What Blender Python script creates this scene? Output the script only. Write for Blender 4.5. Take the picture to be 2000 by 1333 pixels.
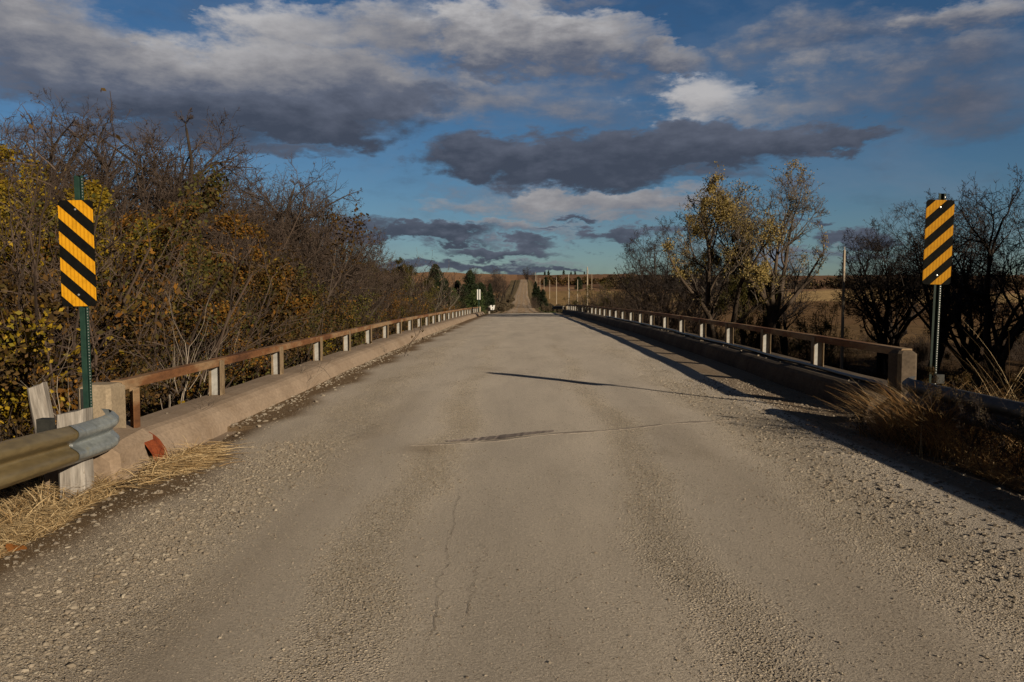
import bpy, math, random
import numpy as np
from mathutils import Vector, Matrix, Euler
R = math.radians
rng = np.random.default_rng(7)
random.seed(7)
S = bpy.context.scene
for o in list(bpy.data.objects): bpy.data.objects.remove(o)
col = S.collection

# ------------------------------------------------------------------ camera
F, VX, HY = 1525.0, 1018.0, 579.5          # focal length and vanishing point, photograph pixels
EYE = 1.47
cam_d = bpy.data.cameras.new("camera"); cam = bpy.data.objects.new("camera", cam_d); col.objects.link(cam)
cam_d.sensor_width = 36; cam_d.lens = 36 * F / 2000
cam_d.clip_start = 0.05; cam_d.clip_end = 8000
cam.location = (0, 0, EYE)
PITCH = math.atan((666.5 - HY) / F); YAW = math.atan((VX - 1000) / F)
cam.rotation_euler = (math.pi / 2 - PITCH, 0, YAW)
S.camera = cam
S.render.resolution_x, S.render.resolution_y = 1024, 682
S.view_settings.view_transform = 'Standard'; S.view_settings.look = 'None'
S.view_settings.gamma = 1
S.view_settings.exposure = 0.0
CM = Euler(cam.rotation_euler).to_matrix()
def pdir(px, py):
    return (CM @ Vector(((px - 1000) / F, -(py - 666.5) / F, -1))).normalized()
def at(px, Y):                               # sideways distance of an image column at depth Y
    d = pdir(px, HY); return d.x / d.y * Y

# ------------------------------------------------------------------ sun
SUN = Vector((1.0, -1.19, 0.488)).normalized()
sun_el = math.asin(SUN.z); sun_az = math.atan2(SUN.x, SUN.y)
sd = bpy.data.lights.new("sun", 'SUN'); sd.energy = 5.0; sd.angle = R(0.5); sd.color = (1.0, 0.84, 0.64)
sun = bpy.data.objects.new("sun", sd); col.objects.link(sun)
sun.rotation_euler = (-SUN).to_track_quat('-Z', 'Y').to_euler()

# ------------------------------------------------------------------ world: sky and clouds by direction
W = bpy.data.worlds.new("World"); S.world = W; W.use_nodes = True
wt = W.node_tree; wn = wt.nodes; wl = wt.links
for n in list(wn): wn.remove(n)
def nd(t, **k):
    n = wn.new(t)
    for a, b in k.items(): setattr(n, a, b)
    return n
def mth(op, a, b=None, c=None, clamp=False):
    n = nd('ShaderNodeMath', operation=op); n.use_clamp = clamp
    for i, v in enumerate((a, b, c)):
        if v is None: continue
        if isinstance(v, (int, float)): n.inputs[i].default_value = v
        else: wl.new(v, n.inputs[i])
    return n.outputs[0]
def vmt(op, a, b=None, c=None):
    n = nd('ShaderNodeVectorMath', operation=op)
    for i, v in enumerate((a, b, c)):
        if v is None: continue
        if isinstance(v, (tuple, list)): n.inputs[i].default_value = v
        else: wl.new(v, n.inputs[i])
    return n.outputs['Value'] if op in ('DOT_PRODUCT', 'LENGTH') else n.outputs[0]
sky = nd('ShaderNodeTexSky', sky_type='NISHITA'); sky.sun_disc = False
sky.sun_elevation = sun_el; sky.sun_rotation = sun_az
sky.air_density = 1.0; sky.dust_density = 0.3; sky.ozone_density = 2.6
tc = nd('ShaderNodeTexCoord'); gen = tc.outputs['Generated']
sp = nd('ShaderNodeSeparateXYZ'); wl.new(gen, sp.inputs[0])
az = mth('ARCTAN2', sp.outputs[0], sp.outputs[1]); el = mth('ARCSINE', sp.outputs[2])
cb = nd('ShaderNodeCombineXYZ'); wl.new(az, cb.inputs[0]); wl.new(el, cb.inputs[1]); P0 = cb.outputs[0]
def noise(vec, scale, detail=6, rough=0.55, dist=0.0):
    n = nd('ShaderNodeTexNoise'); n.inputs['Scale'].default_value = scale; n.inputs['Detail'].default_value = detail
    n.inputs['Roughness'].default_value = rough; n.inputs['Distortion'].default_value = dist
    wl.new(vec, n.inputs['Vector']); return n
pst = vmt('MULTIPLY', P0, (1.0, 2.3, 1.0))
n1 = noise(pst, 5.0, 9, 0.60, 0.3)
n2 = noise(pst, 22.0, 8, 0.62)
w1 = vmt('SUBTRACT', n1.outputs['Color'], (0.5, 0.5, 0.5))
w2 = vmt('SUBTRACT', n2.outputs['Color'], (0.5, 0.5, 0.5))
pw = vmt('MULTIPLY_ADD', w1, (0.26, 0.10, 0), P0)
pw = vmt('MULTIPLY_ADD', w2, (0.10, 0.05, 0), pw)
# cx, cy, rx, ry in photograph pixels; weight; brightness; top-to-bottom gradient
CL = [
 (60, 60, 260, 90, 1.1, .50, .35), (130, 120, 230, 95, 1.3, .42, .5), (330, 150, 280, 110, 1.5, .42, .60), (520, 165, 300, 120, 1.6, .42, .60),
 (700, 170, 250, 110, 1.4, .34, .5), (590, 50, 170, 70, 1.0, .80, .30), (760, 45, 200, 70, .9, .62, .25),
 (480, 215, 330, 60, 1.5, .10, .2), (620, 240, 190, 50, 1.5, .06, .1), (270, 190, 220, 45, 1.3, .12, .2),
 (800, 160, 110, 30, .9, .2, .1), (80, 155, 130, 40, .8, .3, .2),
 (960, 70, 160, 80, 1.3, .62, .6), (1100, 95, 200, 66, 1.3, .62, .45), (1280, 105, 160, 34, 1.1, .50, .3), (1090, 15, 130, 25, .6, .5, .1),
 (1370, 180, 150, 74, 1.0, .98, .2), (1480, 190, 120, 40, .6, .62, .1),
 (930, 195, 190, 75, .75, .50, .1), (1010, 190, 150, 55, .6, .48, .1),
 (980, 310, 210, 48, 1.4, .08, .25), (1110, 320, 230, 62, 1.6, .08, .20), (1290, 285, 280, 58, 1.6, .10, .2), (1480, 265, 240, 44, 1.5, .12, .2), (1640, 262, 160, 26, 1.2, .14, .1),
 (1350, 335, 160, 26, .9, .2, .1), (1560, 345, 90, 18, .6, .22, .0),
 (1120, 395, 250, 34, 1.1, .66, .2), (1060, 420, 160, 26, .7, .62, .2), (1270, 388, 120, 24, .9, .65, .2),
 (1620, 60, 240, 70, .55, .40, .25), (1830, 20, 260, 50, .9, .62, .4), (1830, 120, 320, 90, .62, .36, .3), (1650, 110, 130, 40, .6, .56, .3),
 (1900, 200, 330, 80, .66, .26, .15), (1640, 185, 260, 60, .5, .40, .1), (1060, 205, 300, 60, .55, .44, .1), (1180, 150, 180, 40, .45, .42, .1), (900, 150, 120, 50, .6, .55, .2), (1500, 205, 160, 30, .7, .60, .1), (1000, 375, 200, 40, .5, .42, .1),
 (300, 255, 330, 36, 1.0, .12, .0), (520, 285, 200, 22, .9, .14, .0),
 (1000, 455, 200, 20, .85, .52, .2), (930, 405, 130, 18, .6, .58, .2), (1180, 425, 110, 14, .7, .56, .1), (1000, 512, 170, 8, .6, .48, 0),
 (820, 462, 160, 18, 1.4, .07, .15), (700, 455, 140, 22, 1.0, .12, .1), (960, 487, 170, 17, 1.3, .14, .2), (860, 520, 260, 14, 1.2, .08, .0), (1050, 524, 90, 7, 1.1, .12, 0),
 (1135, 437, 60, 9, 1.2, .10, .1), (1080, 452, 50, 7, 1.0, .12, 0), (1210, 465, 90, 18, 1.3, .12, .1), (1290, 450, 80, 14, .8, .2, .1),
 (1560, 430, 50, 7, 1.0, .10, 0), (1640, 463, 120, 22, 1.3, .12, .1), (1570, 500, 160, 16, .8, .36, .1), (1650, 500, 120, 13, .8, .2, .1), (1500, 520, 150, 16, .7, .22, 0),
]
sumD = None; sumB = None; mx = None
for cx, cy, rx, ry, w, b, g in CL:
    d = pdir(cx, cy); a0 = math.atan2(d.x, d.y); e0 = math.asin(d.z)
    dx = pdir(cx + rx, cy); dy = pdir(cx, cy - ry)
    ra = abs(math.atan2(dx.x, dx.y) - a0); re = abs(math.asin(dy.z) - e0)
    q = vmt('MULTIPLY_ADD', pw, (1 / ra, 1 / re, 0), (-a0 / ra, -e0 / re, 0))
    dd = vmt('DOT_PRODUCT', q, q)
    D = mth('MULTIPLY', mth('SUBTRACT', 1.0, dd, clamp=True), w)
    D2 = mth('MULTIPLY', D, D)
    sh = mth('ADD', vmt('DOT_PRODUCT', q, (0, g, 0)), b)
    B = mth('MULTIPLY', D2, sh)
    mx = D if mx is None else mth('MAXIMUM', mx, D)
    sumD = D2 if sumD is None else mth('ADD', sumD, D2)
    sumB = B if sumB is None else mth('ADD', sumB, B)
shade = mth('DIVIDE', sumB, mth('ADD', sumD, 0.001))
n3 = noise(pst, 11.0, 8, 0.6)
# thin high veil everywhere
veil = mth('MULTIPLY', mth('SUBTRACT', n1.outputs['Fac'], 0.46, clamp=True), 2.6, clamp=True)
dens = mth('ADD', mth('ADD', mx, mth('MULTIPLY', mth('SUBTRACT', n3.outputs['Fac'], 0.5), 1.0)), mth('MULTIPLY', mth('SUBTRACT', n2.outputs['Fac'], 0.5), 0.5))
mr = nd('ShaderNodeMapRange', interpolation_type='SMOOTHSTEP'); mr.inputs[1].default_value = -0.05; mr.inputs[2].default_value = 0.95
wl.new(dens, mr.inputs[0]); mask = mr.outputs[0]
sh2 = mth('ADD', shade, mth('MULTIPLY', mth('SUBTRACT', n2.outputs['Fac'], 0.5), 0.55))
sh2 = mth('ADD', sh2, mth('MULTIPLY', mth('SUBTRACT', n1.outputs['Fac'], 0.5), 0.5))
rp = nd('ShaderNodeValToRGB'); cr = rp.color_ramp
cr.elements[0].position = 0.0; cr.elements[0].color = (0.052, 0.062, 0.090, 1)
cr.elements[1].position = 1.0; cr.elements[1].color = (0.47, 0.46, 0.465, 1)
e = cr.elements.new(0.35); e.color = (0.115, 0.13, 0.175, 1)
e = cr.elements.new(0.66); e.color = (0.27, 0.265, 0.28, 1)
wl.new(sh2, rp.inputs[0])
CLK = 1.0
bg1 = nd('ShaderNodeBackground'); bg1.inputs[1].default_value = 0.052
hs = nd('ShaderNodeHueSaturation'); hs.inputs['Saturation'].default_value = 1.10
wl.new(vmt('MULTIPLY', sky.outputs[0], (.73, .87, 1.03)), hs.inputs['Color']); wl.new(hs.outputs[0], bg1.inputs[0])
bg2 = nd('ShaderNodeBackground'); wl.new(rp.outputs[0], bg2.inputs[0]); bg2.inputs[1].default_value = CLK
bg3 = nd('ShaderNodeBackground'); bg3.inputs[0].default_value = (0.17, 0.21, 0.28, 1); bg3.inputs[1].default_value = CLK
mx1 = nd('ShaderNodeMixShader'); mx2 = nd('ShaderNodeMixShader')
wl.new(mth('MULTIPLY', veil, 0.55), mx1.inputs[0]); wl.new(bg1.outputs[0], mx1.inputs[1]); wl.new(bg3.outputs[0], mx1.inputs[2])
wl.new(mth('MULTIPLY', mask, 0.96), mx2.inputs[0]); wl.new(mx1.outputs[0], mx2.inputs[1]); wl.new(bg2.outputs[0], mx2.inputs[2])
# unseen dark sky overhead and behind the viewer, added to cut shadow fill
bg4 = nd('ShaderNodeBackground'); bg4.inputs[0].default_value = (0.016, 0.018, 0.024, 1); bg4.inputs[1].default_value = 1.0
mo = nd('ShaderNodeMapRange', interpolation_type='SMOOTHSTEP'); mo.inputs[1].default_value = 0.40; mo.inputs[2].default_value = 0.62
wl.new(mth('ADD', el, mth('MULTIPLY', mth('SUBTRACT', n1.outputs['Fac'], .5), .3)), mo.inputs[0])
mb_ = nd('ShaderNodeMapRange', interpolation_type='SMOOTHSTEP'); mb_.inputs[1].default_value = 0.78; mb_.inputs[2].default_value = 1.15
wl.new(mth('ADD', mth('ABSOLUTE', az), mth('MULTIPLY', mth('SUBTRACT', n1.outputs['Fac'], .5), .4)), mb_.inputs[0])
mx3 = nd('ShaderNodeMixShader'); wl.new(mth('MULTIPLY', mth('MAXIMUM', mo.outputs[0], mb_.outputs[0]), .9), mx3.inputs[0]); wl.new(mx2.outputs[0], mx3.inputs[1]); wl.new(bg4.outputs[0], mx3.inputs[2])
wo = nd('ShaderNodeOutputWorld'); wl.new(mx3.outputs[0], wo.inputs[0])
W.cycles.sampling_method = 'MANUAL'; W.cycles.sample_map_resolution = 512

# ------------------------------------------------------------------ materials
M = {}
def newmat(name):
    m = bpy.data.materials.new(name); m.use_nodes = True; M[name] = m
    nt = m.node_tree; b = nt.nodes['Principled BSDF']; b.inputs['Specular IOR Level'].default_value = 0.25
    return m, nt, b
def rampn(nt, stops):
    r = nt.nodes.new('ShaderNodeValToRGB'); c = r.color_ramp
    while len(c.elements) < len(stops): c.elements.new(0.5)
    for e, (p, k) in zip(c.elements, stops): e.position = p; e.color = (*k, 1)
    return r
def mat(name, stops, scale=8, detail=6, rough=.85, bump=.3, bdist=.01, bscale=None, metal=0, stretch=(1, 1, 1), spec=.25, obj=True, fine=None):
    m, nt, b = newmat(name); N = nt.nodes.new; L = nt.links.new
    t = N('ShaderNodeTexCoord'); mp = N('ShaderNodeMapping'); mp.inputs['Scale'].default_value = stretch
    L(t.outputs['Object'], mp.inputs[0])
    n = N('ShaderNodeTexNoise'); n.inputs['Scale'].default_value = scale; n.inputs['Detail'].default_value = detail; n.inputs['Roughness'].default_value = .62
    L(mp.outputs[0], n.inputs[0]); r = rampn(nt, stops); L(n.outputs['Fac'], r.inputs[0])
    out = r.outputs[0]
    if fine:
        n2 = N('ShaderNodeTexNoise'); n2.inputs['Scale'].default_value = fine[0]; n2.inputs['Detail'].default_value = 5; L(mp.outputs[0], n2.inputs[0])
        r2 = rampn(nt, [(.35, (1 - fine[1],) * 3), (.65, (1, 1, 1))]); L(n2.outputs['Fac'], r2.inputs[0])
        mm = N('ShaderNodeMix'); mm.data_type = 'RGBA'; mm.blend_type = 'MULTIPLY'; mm.inputs[0].default_value = 1
        L(out, mm.inputs[6]); L(r2.outputs[0], mm.inputs[7]); out = mm.outputs[2]
    L(out, b.inputs['Base Color']); b.inputs['Roughness'].default_value = rough; b.inputs['Metallic'].default_value = metal
    b.inputs['Specular IOR Level'].default_value = spec
    if bump:
        nb = N('ShaderNodeTexNoise'); nb.inputs['Scale'].default_value = bscale or scale * 5; nb.inputs['Detail'].default_value = 6; L(mp.outputs[0], nb.inputs[0])
        bp = N('ShaderNodeBump'); bp.inputs['Strength'].default_value = bump; bp.inputs['Distance'].default_value = bdist
        L(nb.outputs['Fac'], bp.inputs['Height']); L(bp.outputs[0], b.inputs['Normal'])
    return m
def leafmat(name, cols, trans=.25, rough=.7):
    m, nt, b = newmat(name); N = nt.nodes.new; L = nt.links.new
    g = N('ShaderNodeNewGeometry'); r = rampn(nt, [(i / max(1, len(cols) - 1), c) for i, c in enumerate(cols)])
    L(g.outputs['Random Per Island'], r.inputs[0])
    oi = N('ShaderNodeObjectInfo'); mr = N('ShaderNodeMapRange'); mr.inputs[3].default_value = .78; mr.inputs[4].default_value = 1.22
    L(oi.outputs['Random'], mr.inputs[0]); hv = N('ShaderNodeHueSaturation'); L(mr.outputs[0], hv.inputs['Value']); L(r.outputs[0], hv.inputs['Color'])
    L(hv.outputs[0], b.inputs['Base Color']); b.inputs['Roughness'].default_value = rough
    if trans:
        tr = N('ShaderNodeBsdfTranslucent'); L(hv.outputs[0], tr.inputs[0]); mx = N('ShaderNodeMixShader'); mx.inputs[0].default_value = trans
        L(b.outputs[0], mx.inputs[1]); L(tr.outputs[0], mx.inputs[2]); L(mx.outputs[0], nt.nodes['Material Output'].inputs[0])
    return m
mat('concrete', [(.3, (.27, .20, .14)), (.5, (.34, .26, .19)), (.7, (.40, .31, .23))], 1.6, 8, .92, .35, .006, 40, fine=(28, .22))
mat('pillar_concrete', [(.3, (.30, .24, .165)), (.55, (.37, .30, .21)), (.75, (.42, .35, .25))], 3, 8, .9, .4, .005, 60, fine=(45, .25))
mat('rust', [(.3, (.10, .045, .022)), (.45, (.21, .095, .040)), (.56, (.31, .20, .11)), (.75, (.33, .25, .16))], 2.2, 7, .8, .3, .003, 60, stretch=(1, .35, 1), fine=(30, .25))
mat('red_rust', [(.3, (.17, .035, .012)), (.6, (.30, .07, .022)), (.8, (.36, .11, .04))], 9, 6, .85, .4, .003, 70, fine=(60, .3))
mat('post_steel', [(.35, (.33, .33, .31)), (.6, (.45, .45, .43)), (.8, (.42, .34, .24))], 5, 6, .55, .1, .002, 60, fine=(18, .18))
mat('post_flange', [(.35, (.20, .14, .08)), (.6, (.30, .225, .14)), (.8, (.36, .28, .18))], 5, 6, .7, .1, .002, 60, fine=(18, .25))
mat('curb_shaded', [(.3, (.08, .062, .045)), (.5, (.13, .10, .072)), (.7, (.19, .15, .105))], 1.6, 8, .95, .35, .006, 40, fine=(28, .3))  # browner concrete of right curb and pillar, their shade darkened into the colour
mat('galvanized_shaded', [(.3, (.055, .06, .068)), (.6, (.09, .10, .115)), (.8, (.13, .13, .13))], 9, 6, .6, .15, .002, 50, spec=.3)  # right guardrail steel, its shaded front painted in as a darker grey
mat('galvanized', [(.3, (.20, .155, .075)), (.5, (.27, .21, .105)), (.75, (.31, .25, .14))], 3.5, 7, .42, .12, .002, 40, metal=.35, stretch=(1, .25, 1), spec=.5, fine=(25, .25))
mat('galvanized_grey', [(.3, (.24, .27, .28)), (.6, (.33, .37, .38)), (.8, (.44, .42, .30))], 9, 6, .4, .15, .002, 50, metal=.4, spec=.5, fine=(30, .2))
mat('wood_grey', [(.3, (.24, .21, .18)), (.5, (.37, .34, .30)), (.7, (.48, .45, .41))], 14, 8, .9, .6, .006, 30, stretch=(1, 1, .12), fine=(60, .35))
mat('wood_bright', [(.3, (.42, .38, .30)), (.7, (.60, .55, .45))], 14, 8, .9, .5, .004, 30, stretch=(1, 1, .12), fine=(60, .25))
mat('green_paint', [(.3, (.012, .035, .028)), (.7, (.025, .06, .045))], 12, 5, .45, .1, .001, 80, spec=.4)
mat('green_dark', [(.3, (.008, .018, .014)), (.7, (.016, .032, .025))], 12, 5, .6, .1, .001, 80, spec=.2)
mat('dark_steel', [(.3, (.02, .022, .02)), (.7, (.05, .05, .045))], 12, 5, .6, .1, .001, 80)
mat('hose_black', [(.3, (.012, .014, .018)), (.7, (.03, .034, .04))], 12, 5, .35, .1, .001, 80, spec=.5)
mat('pole_wood', [(.3, (.28, .23, .17)), (.7, (.46, .39, .30))], 6, 7, .9, .4, .01, 30, stretch=(1, 1, .1))
mat('white_metal', [(.3, (.62, .62, .60)), (.7, (.78, .78, .76))], 9, 5, .5, .05, .001, 60)
mat('sign_black', [(.3, (.006, .006, .006)), (.7, (.011, .011, .010))], 20, 5, .9, .05, .0005, 90, spec=.03)
mat('bolt', [(.3, (.5, .5, .5)), (.7, (.7, .7, .7))], 20, 5, .4, 0, metal=.6)
mat('bark', [(.3, (.045, .033, .024)), (.55, (.085, .063, .046)), (.8, (.14, .11, .085))], 5, 7, .95, .7, .02, 24, stretch=(1, 1, .25))
mat('bark_wood', [(.3, (.028, .021, .016)), (.55, (.055, .042, .032)), (.8, (.095, .075, .058))], 5, 7, .95, .7, .02, 24, stretch=(1, 1, .25))
mat('bark_dark', [(.3, (.022, .017, .014)), (.6, (.045, .035, .028)), (.8, (.075, .06, .048))], 5, 7, .95, .7, .02, 24, stretch=(1, 1, .25))
mat('bark_pale', [(.3, (.22, .18, .14)), (.6, (.36, .31, .25)), (.8, (.50, .45, .38))], 5, 7, .9, .5, .01, 24, stretch=(1, 1, .25))
leafmat('twig_brown', [(.035, .025, .020), (.058, .042, .032), (.085, .060, .045), (.065, .046, .036)], 0)
leafmat('twig_shrub', [(.022, .015, .011), (.042, .029, .021), (.065, .046, .034)], 0)
leafmat('twig_dark', [(.022, .017, .015), (.038, .030, .027), (.055, .042, .036)], 0)
leafmat('twig_grey', [(.08, .062, .048), (.14, .115, .09), (.20, .165, .13)], 0)
leafmat('leaf_yellow', [(.15, .115, .012), (.30, .20, .014), (.38, .25, .016), (.16, .14, .016), (.26, .15, .014)])
leafmat('leaf_orange', [(.09, .048, .012), (.20, .085, .013), (.26, .125, .016), (.13, .085, .018), (.07, .055, .015)])
leafmat('leaf_brown', [(.045, .026, .009), (.085, .048, .014), (.070, .046, .012), (.12, .065, .020), (.045, .042, .010)])
leafmat('leaf_gold', [(.22, .16, .055), (.33, .24, .085), (.18, .15, .04), (.38, .30, .14)])
leafmat('leaf_olive', [(.035, .040, .010), (.065, .066, .014), (.10, .085, .018), (.075, .055, .018), (.15, .12, .02)])
leafmat('leaf_tan', [(.13, .085, .04), (.20, .13, .055), (.24, .17, .08), (.16, .10, .04)])
leafmat('leaf_dull', [(.03, .021, .012), (.05, .034, .017), (.075, .050, .024), (.035, .030, .013)])
leafmat('cedar', [(.008, .014, .006), (.016, .026, .009), (.026, .038, .014)], .1)
leafmat('cedar_light', [(.020, .034, .010), (.04, .06, .018), (.06, .075, .022)], .1)
leafmat('straw', [(.34, .23, .11), (.52, .38, .20), (.70, .55, .32), (.24, .15, .065), (.44, .30, .14)], .15)
leafmat('straw_red', [(.28, .14, .05), (.42, .24, .09), (.55, .36, .16), (.15, .075, .027), (.70, .54, .31)], .15)
leafmat('green_grass', [(.035, .055, .012), (.06, .08, .02), (.09, .10, .03)], .15)
leafmat('stone', [(.20, .165, .125), (.29, .25, .195), (.35, .30, .235), (.25, .21, .165), (.44, .39, .31), (.22, .175, .125), (.30, .27, .22)], 0, .9)
leafmat('leaf_verge', [(.10, .08, .05), (.15, .12, .075), (.12, .085, .05), (.085, .075, .045)])
leafmat('leaf_rust', [(.25, .09, .02), (.30, .12, .03)])
# sign sheeting: amber, with the faint vertical ribs of the sheet
def signmat(nm, f):
    m, nt, b = newmat(nm); N = nt.nodes.new; L = nt.links.new
    t = N('ShaderNodeTexCoord'); w = N('ShaderNodeTexWave'); w.inputs['Scale'].default_value = 9.5; w.inputs['Distortion'].default_value = .3
    w.bands_direction = 'X'; L(t.outputs['Object'], w.inputs[0])
    r = rampn(nt, [(.0, (.52 * f, .235 * f, .010)), (.25, (.68 * f, .325 * f, .013)), (1, (.72 * f, .35 * f, .015))]); L(w.outputs['Fac'], r.inputs[0])
    n = N('ShaderNodeTexNoise'); n.inputs['Scale'].default_value = 14; n.inputs['Detail'].default_value = 9; n.inputs['Roughness'].default_value = .75; L(t.outputs['Object'], n.inputs[0]); r9 = rampn(nt, [(.32, (.72, .70, .68)), (.5, (1, 1, 1))]); L(n.outputs['Fac'], r9.inputs[0])
    x9 = N('ShaderNodeMix'); x9.data_type = 'RGBA'; x9.blend_type = 'MULTIPLY'; x9.inputs[0].default_value = 1; L(r.outputs[0], x9.inputs[6]); L(r9.outputs[0], x9.inputs[7])
    L(x9.outputs[2], b.inputs['Base Color']); b.inputs['Roughness'].default_value = .8; b.inputs['Specular IOR Level'].default_value = .08
signmat('sign_amber', 1.0); signmat('sign_amber_dim', .62)  # darker copy puts the right sign's weaker reflection into its amber
def roadmat(name, base, tint, far=False):
    m, nt, b = newmat(name); N = nt.nodes.new; L = nt.links.new
    t = N('ShaderNodeTexCoord'); O = t.outputs['Object']
    def noi(s, d=6, r=.6, vec=O, st=None):
        if st:
            mp = N('ShaderNodeMapping'); mp.inputs['Scale'].default_value = st; L(vec, mp.inputs[0]); vec = mp.outputs[0]
        n = N('ShaderNodeTexNoise'); n.inputs['Scale'].default_value = s; n.inputs['Detail'].default_value = d; n.inputs['Roughness'].default_value = r; L(vec, n.inputs[0]); return n.outputs['Fac']
    def mixc(f, a, c, mode='MIX'):
        x = N('ShaderNodeMix'); x.data_type = 'RGBA'; x.blend_type = mode
        for k, v in ((0, f), (6, a), (7, c)):
            if isinstance(v, (int, float)): x.inputs[k].default_value = v
            elif isinstance(v, tuple): x.inputs[k].default_value = (*v, 1)
            else: L(v, x.inputs[k])
        return x.outputs[2]
    def ma(op, a, c=None, clamp=False):
        x = N('ShaderNodeMath'); x.operation = op; x.use_clamp = clamp
        for k, v in enumerate((a, c)):
            if v is None: continue
            if isinstance(v, (int, float)): x.inputs[k].default_value = v
            else: L(v, x.inputs[k])
        return x.outputs[0]
    def ramp(v, st): q = rampn(nt, st); L(v, q.inputs[0]); return q.outputs[0]
    if far: loose = ma('ADD', 0.5, 0.0); brown = ma('ADD', 0.0, 0.0)
    else:
        at_ = N('ShaderNodeAttribute'); at_.attribute_name = 'wear'; sp_ = N('ShaderNodeSeparateColor'); L(at_.outputs['Color'], sp_.inputs[0]); loose, brown = sp_.outputs[0], sp_.outputs[1]
    pat = noi(1.6, 6, .65, st=(1.5, .6, 1)); loose = ma('ADD', loose, ma('MULTIPLY', ma('SUBTRACT', pat, .5), 1.3), True)
    dp = noi(.8, 7, .65, st=(1.2, .55, 1)); brown = ma('ADD', brown, ma('MULTIPLY', ma('SUBTRACT', dp, .57), 1.6, True), True)
    fine_ = noi(90, 5, .8)
    c = ramp(noi(1.0, 6, .62, st=(1.5, .3, 1)), [(.30, tuple(k * .86 for k in base)), (.5, base), (.70, tuple(k * 1.10 for k in base))])
    if not far: c = mixc(sp_.outputs[2], c, mixc(1, c, (1.20, 1.21, 1.24), 'MULTIPLY'))
    c = mixc(brown, c, tint)
    # pebbles: two sizes of cells, each its own shade, standing proud where the surface is loose
    hs_ = []
    for sc, amt in ((62, 1.0), (120, .8)):
        vo = N('ShaderNodeTexVoronoi'); vo.inputs['Scale'].default_value = sc if not far else sc / 4; L(O, vo.inputs['Vector'])
        sx = N('ShaderNodeSeparateColor'); L(vo.outputs['Color'], sx.inputs[0])
        sh = ramp(sx.outputs[0], [(0, (.50, .46, .39)), (.40, (1.0, .97, .90)), (.85, (1.45, 1.42, 1.33)), (1, (2.1, 2.05, 1.92))])
        dome = ma('SUBTRACT', ma('ADD', .30, ma('MULTIPLY', sx.outputs[1], .35)), vo.outputs['Distance'], True)
        body = ma('MULTIPLY', dome, 7.0, True)
        c = mixc(ma('MULTIPLY', ma('MULTIPLY', body, loose), amt * .9), c, mixc(1, c, sh, 'MULTIPLY'))
        hs_.append(ma('MULTIPLY', ma('MULTIPLY', dome, loose), amt * 2.6 * 62 / sc))
    fn = noi(220, 4, .75); c = mixc(1, c, ramp(fn, [(.3, (.50, .49, .47)), (.5, (.95, .95, .95)), (.7, (1.40, 1.39, 1.36))]), 'MULTIPLY')
    c = mixc(1, c, ramp(fine_, [(.35, (.66, .64, .61)), (.5, (1, 1, 1)), (.66, (1.25, 1.24, 1.2))]), 'MULTIPLY')
    L(c, b.inputs['Base Color']); b.inputs['Roughness'].default_value = .95; b.inputs['Specular IOR Level'].default_value = .08
    hh = ma('ADD', ma('ADD', hs_[0], hs_[1]), ma('MULTIPLY', noi(60, 8, .78), .55))
    bp = N('ShaderNodeBump'); bp.inputs['Strength'].default_value = 1.0; bp.inputs['Distance'].default_value = .018 if not far else .03
    L(hh, bp.inputs['Height']); L(bp.outputs[0], b.inputs['Normal'])
roadmat('road', (.55, .49, .41), (.21, .148, .09))
roadmat('dirt', (.17, .115, .070), (.09, .055, .028), True)
roadmat('far_road', (.46, .34, .23), (.33, .23, .145), True)
# terrain: colour zones carried by a mesh attribute (field, pasture, bank) with procedural breakup
def terrmat():
    m, nt, b = newmat('terrain'); N = nt.nodes.new; L = nt.links.new
    a = N('ShaderNodeAttribute'); a.attribute_name = 'zone'; t = N('ShaderNodeTexCoord')
    n = N('ShaderNodeTexNoise'); n.inputs['Scale'].default_value = .35; n.inputs['Detail'].default_value = 9; n.inputs['Roughness'].default_value = .7; L(t.outputs['Object'], n.inputs[0])
    r = rampn(nt, [(.3, (.55, .52, .50)), (.5, (.95, .93, .9)), (.7, (1.3, 1.28, 1.2))]); L(n.outputs['Fac'], r.inputs[0])
    x = N('ShaderNodeMix'); x.data_type = 'RGBA'; x.blend_type = 'MULTIPLY'; x.inputs[0].default_value = 1
    L(a.outputs['Color'], x.inputs[6]); L(r.outputs[0], x.inputs[7])
    n2 = N('ShaderNodeTexNoise'); n2.inputs['Scale'].default_value = 14; n2.inputs['Detail'].default_value = 6; L(t.outputs['Object'], n2.inputs[0])
    r2 = rampn(nt, [(.3, (.6, .6, .6)), (.7, (1.3, 1.3, 1.3))]); L(n2.outputs['Fac'], r2.inputs[0])
    y = N('ShaderNodeMix'); y.data_type = 'RGBA'; y.blend_type = 'MULTIPLY'; y.inputs[0].default_value = 1; L(x.outputs[2], y.inputs[6]); L(r2.outputs[0], y.inputs[7])
    L(y.outputs[2], b.inputs['Base Color']); b.inputs['Roughness'].default_value = 1; b.inputs['Specular IOR Level'].default_value = .05
    bp = N('ShaderNodeBump'); bp.inputs['Strength'].default_value = .6; bp.inputs['Distance'].default_value = .05; L(n2.outputs['Fac'], bp.inputs['Height']); L(bp.outputs[0], b.inputs['Normal'])
terrmat()
m, nt, b = newmat('water'); b.inputs['Base Color'].default_value = (.02, .022, .018, 1); b.inputs['Roughness'].default_value = .08
nn = nt.nodes.new('ShaderNodeTexNoise'); nn.inputs['Scale'].default_value = 4; bp = nt.nodes.new('ShaderNodeBump'); bp.inputs['Strength'].default_value = .2
nt.links.new(nn.outputs['Fac'], bp.inputs['Height']); nt.links.new(bp.outputs[0], b.inputs['Normal'])

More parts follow.
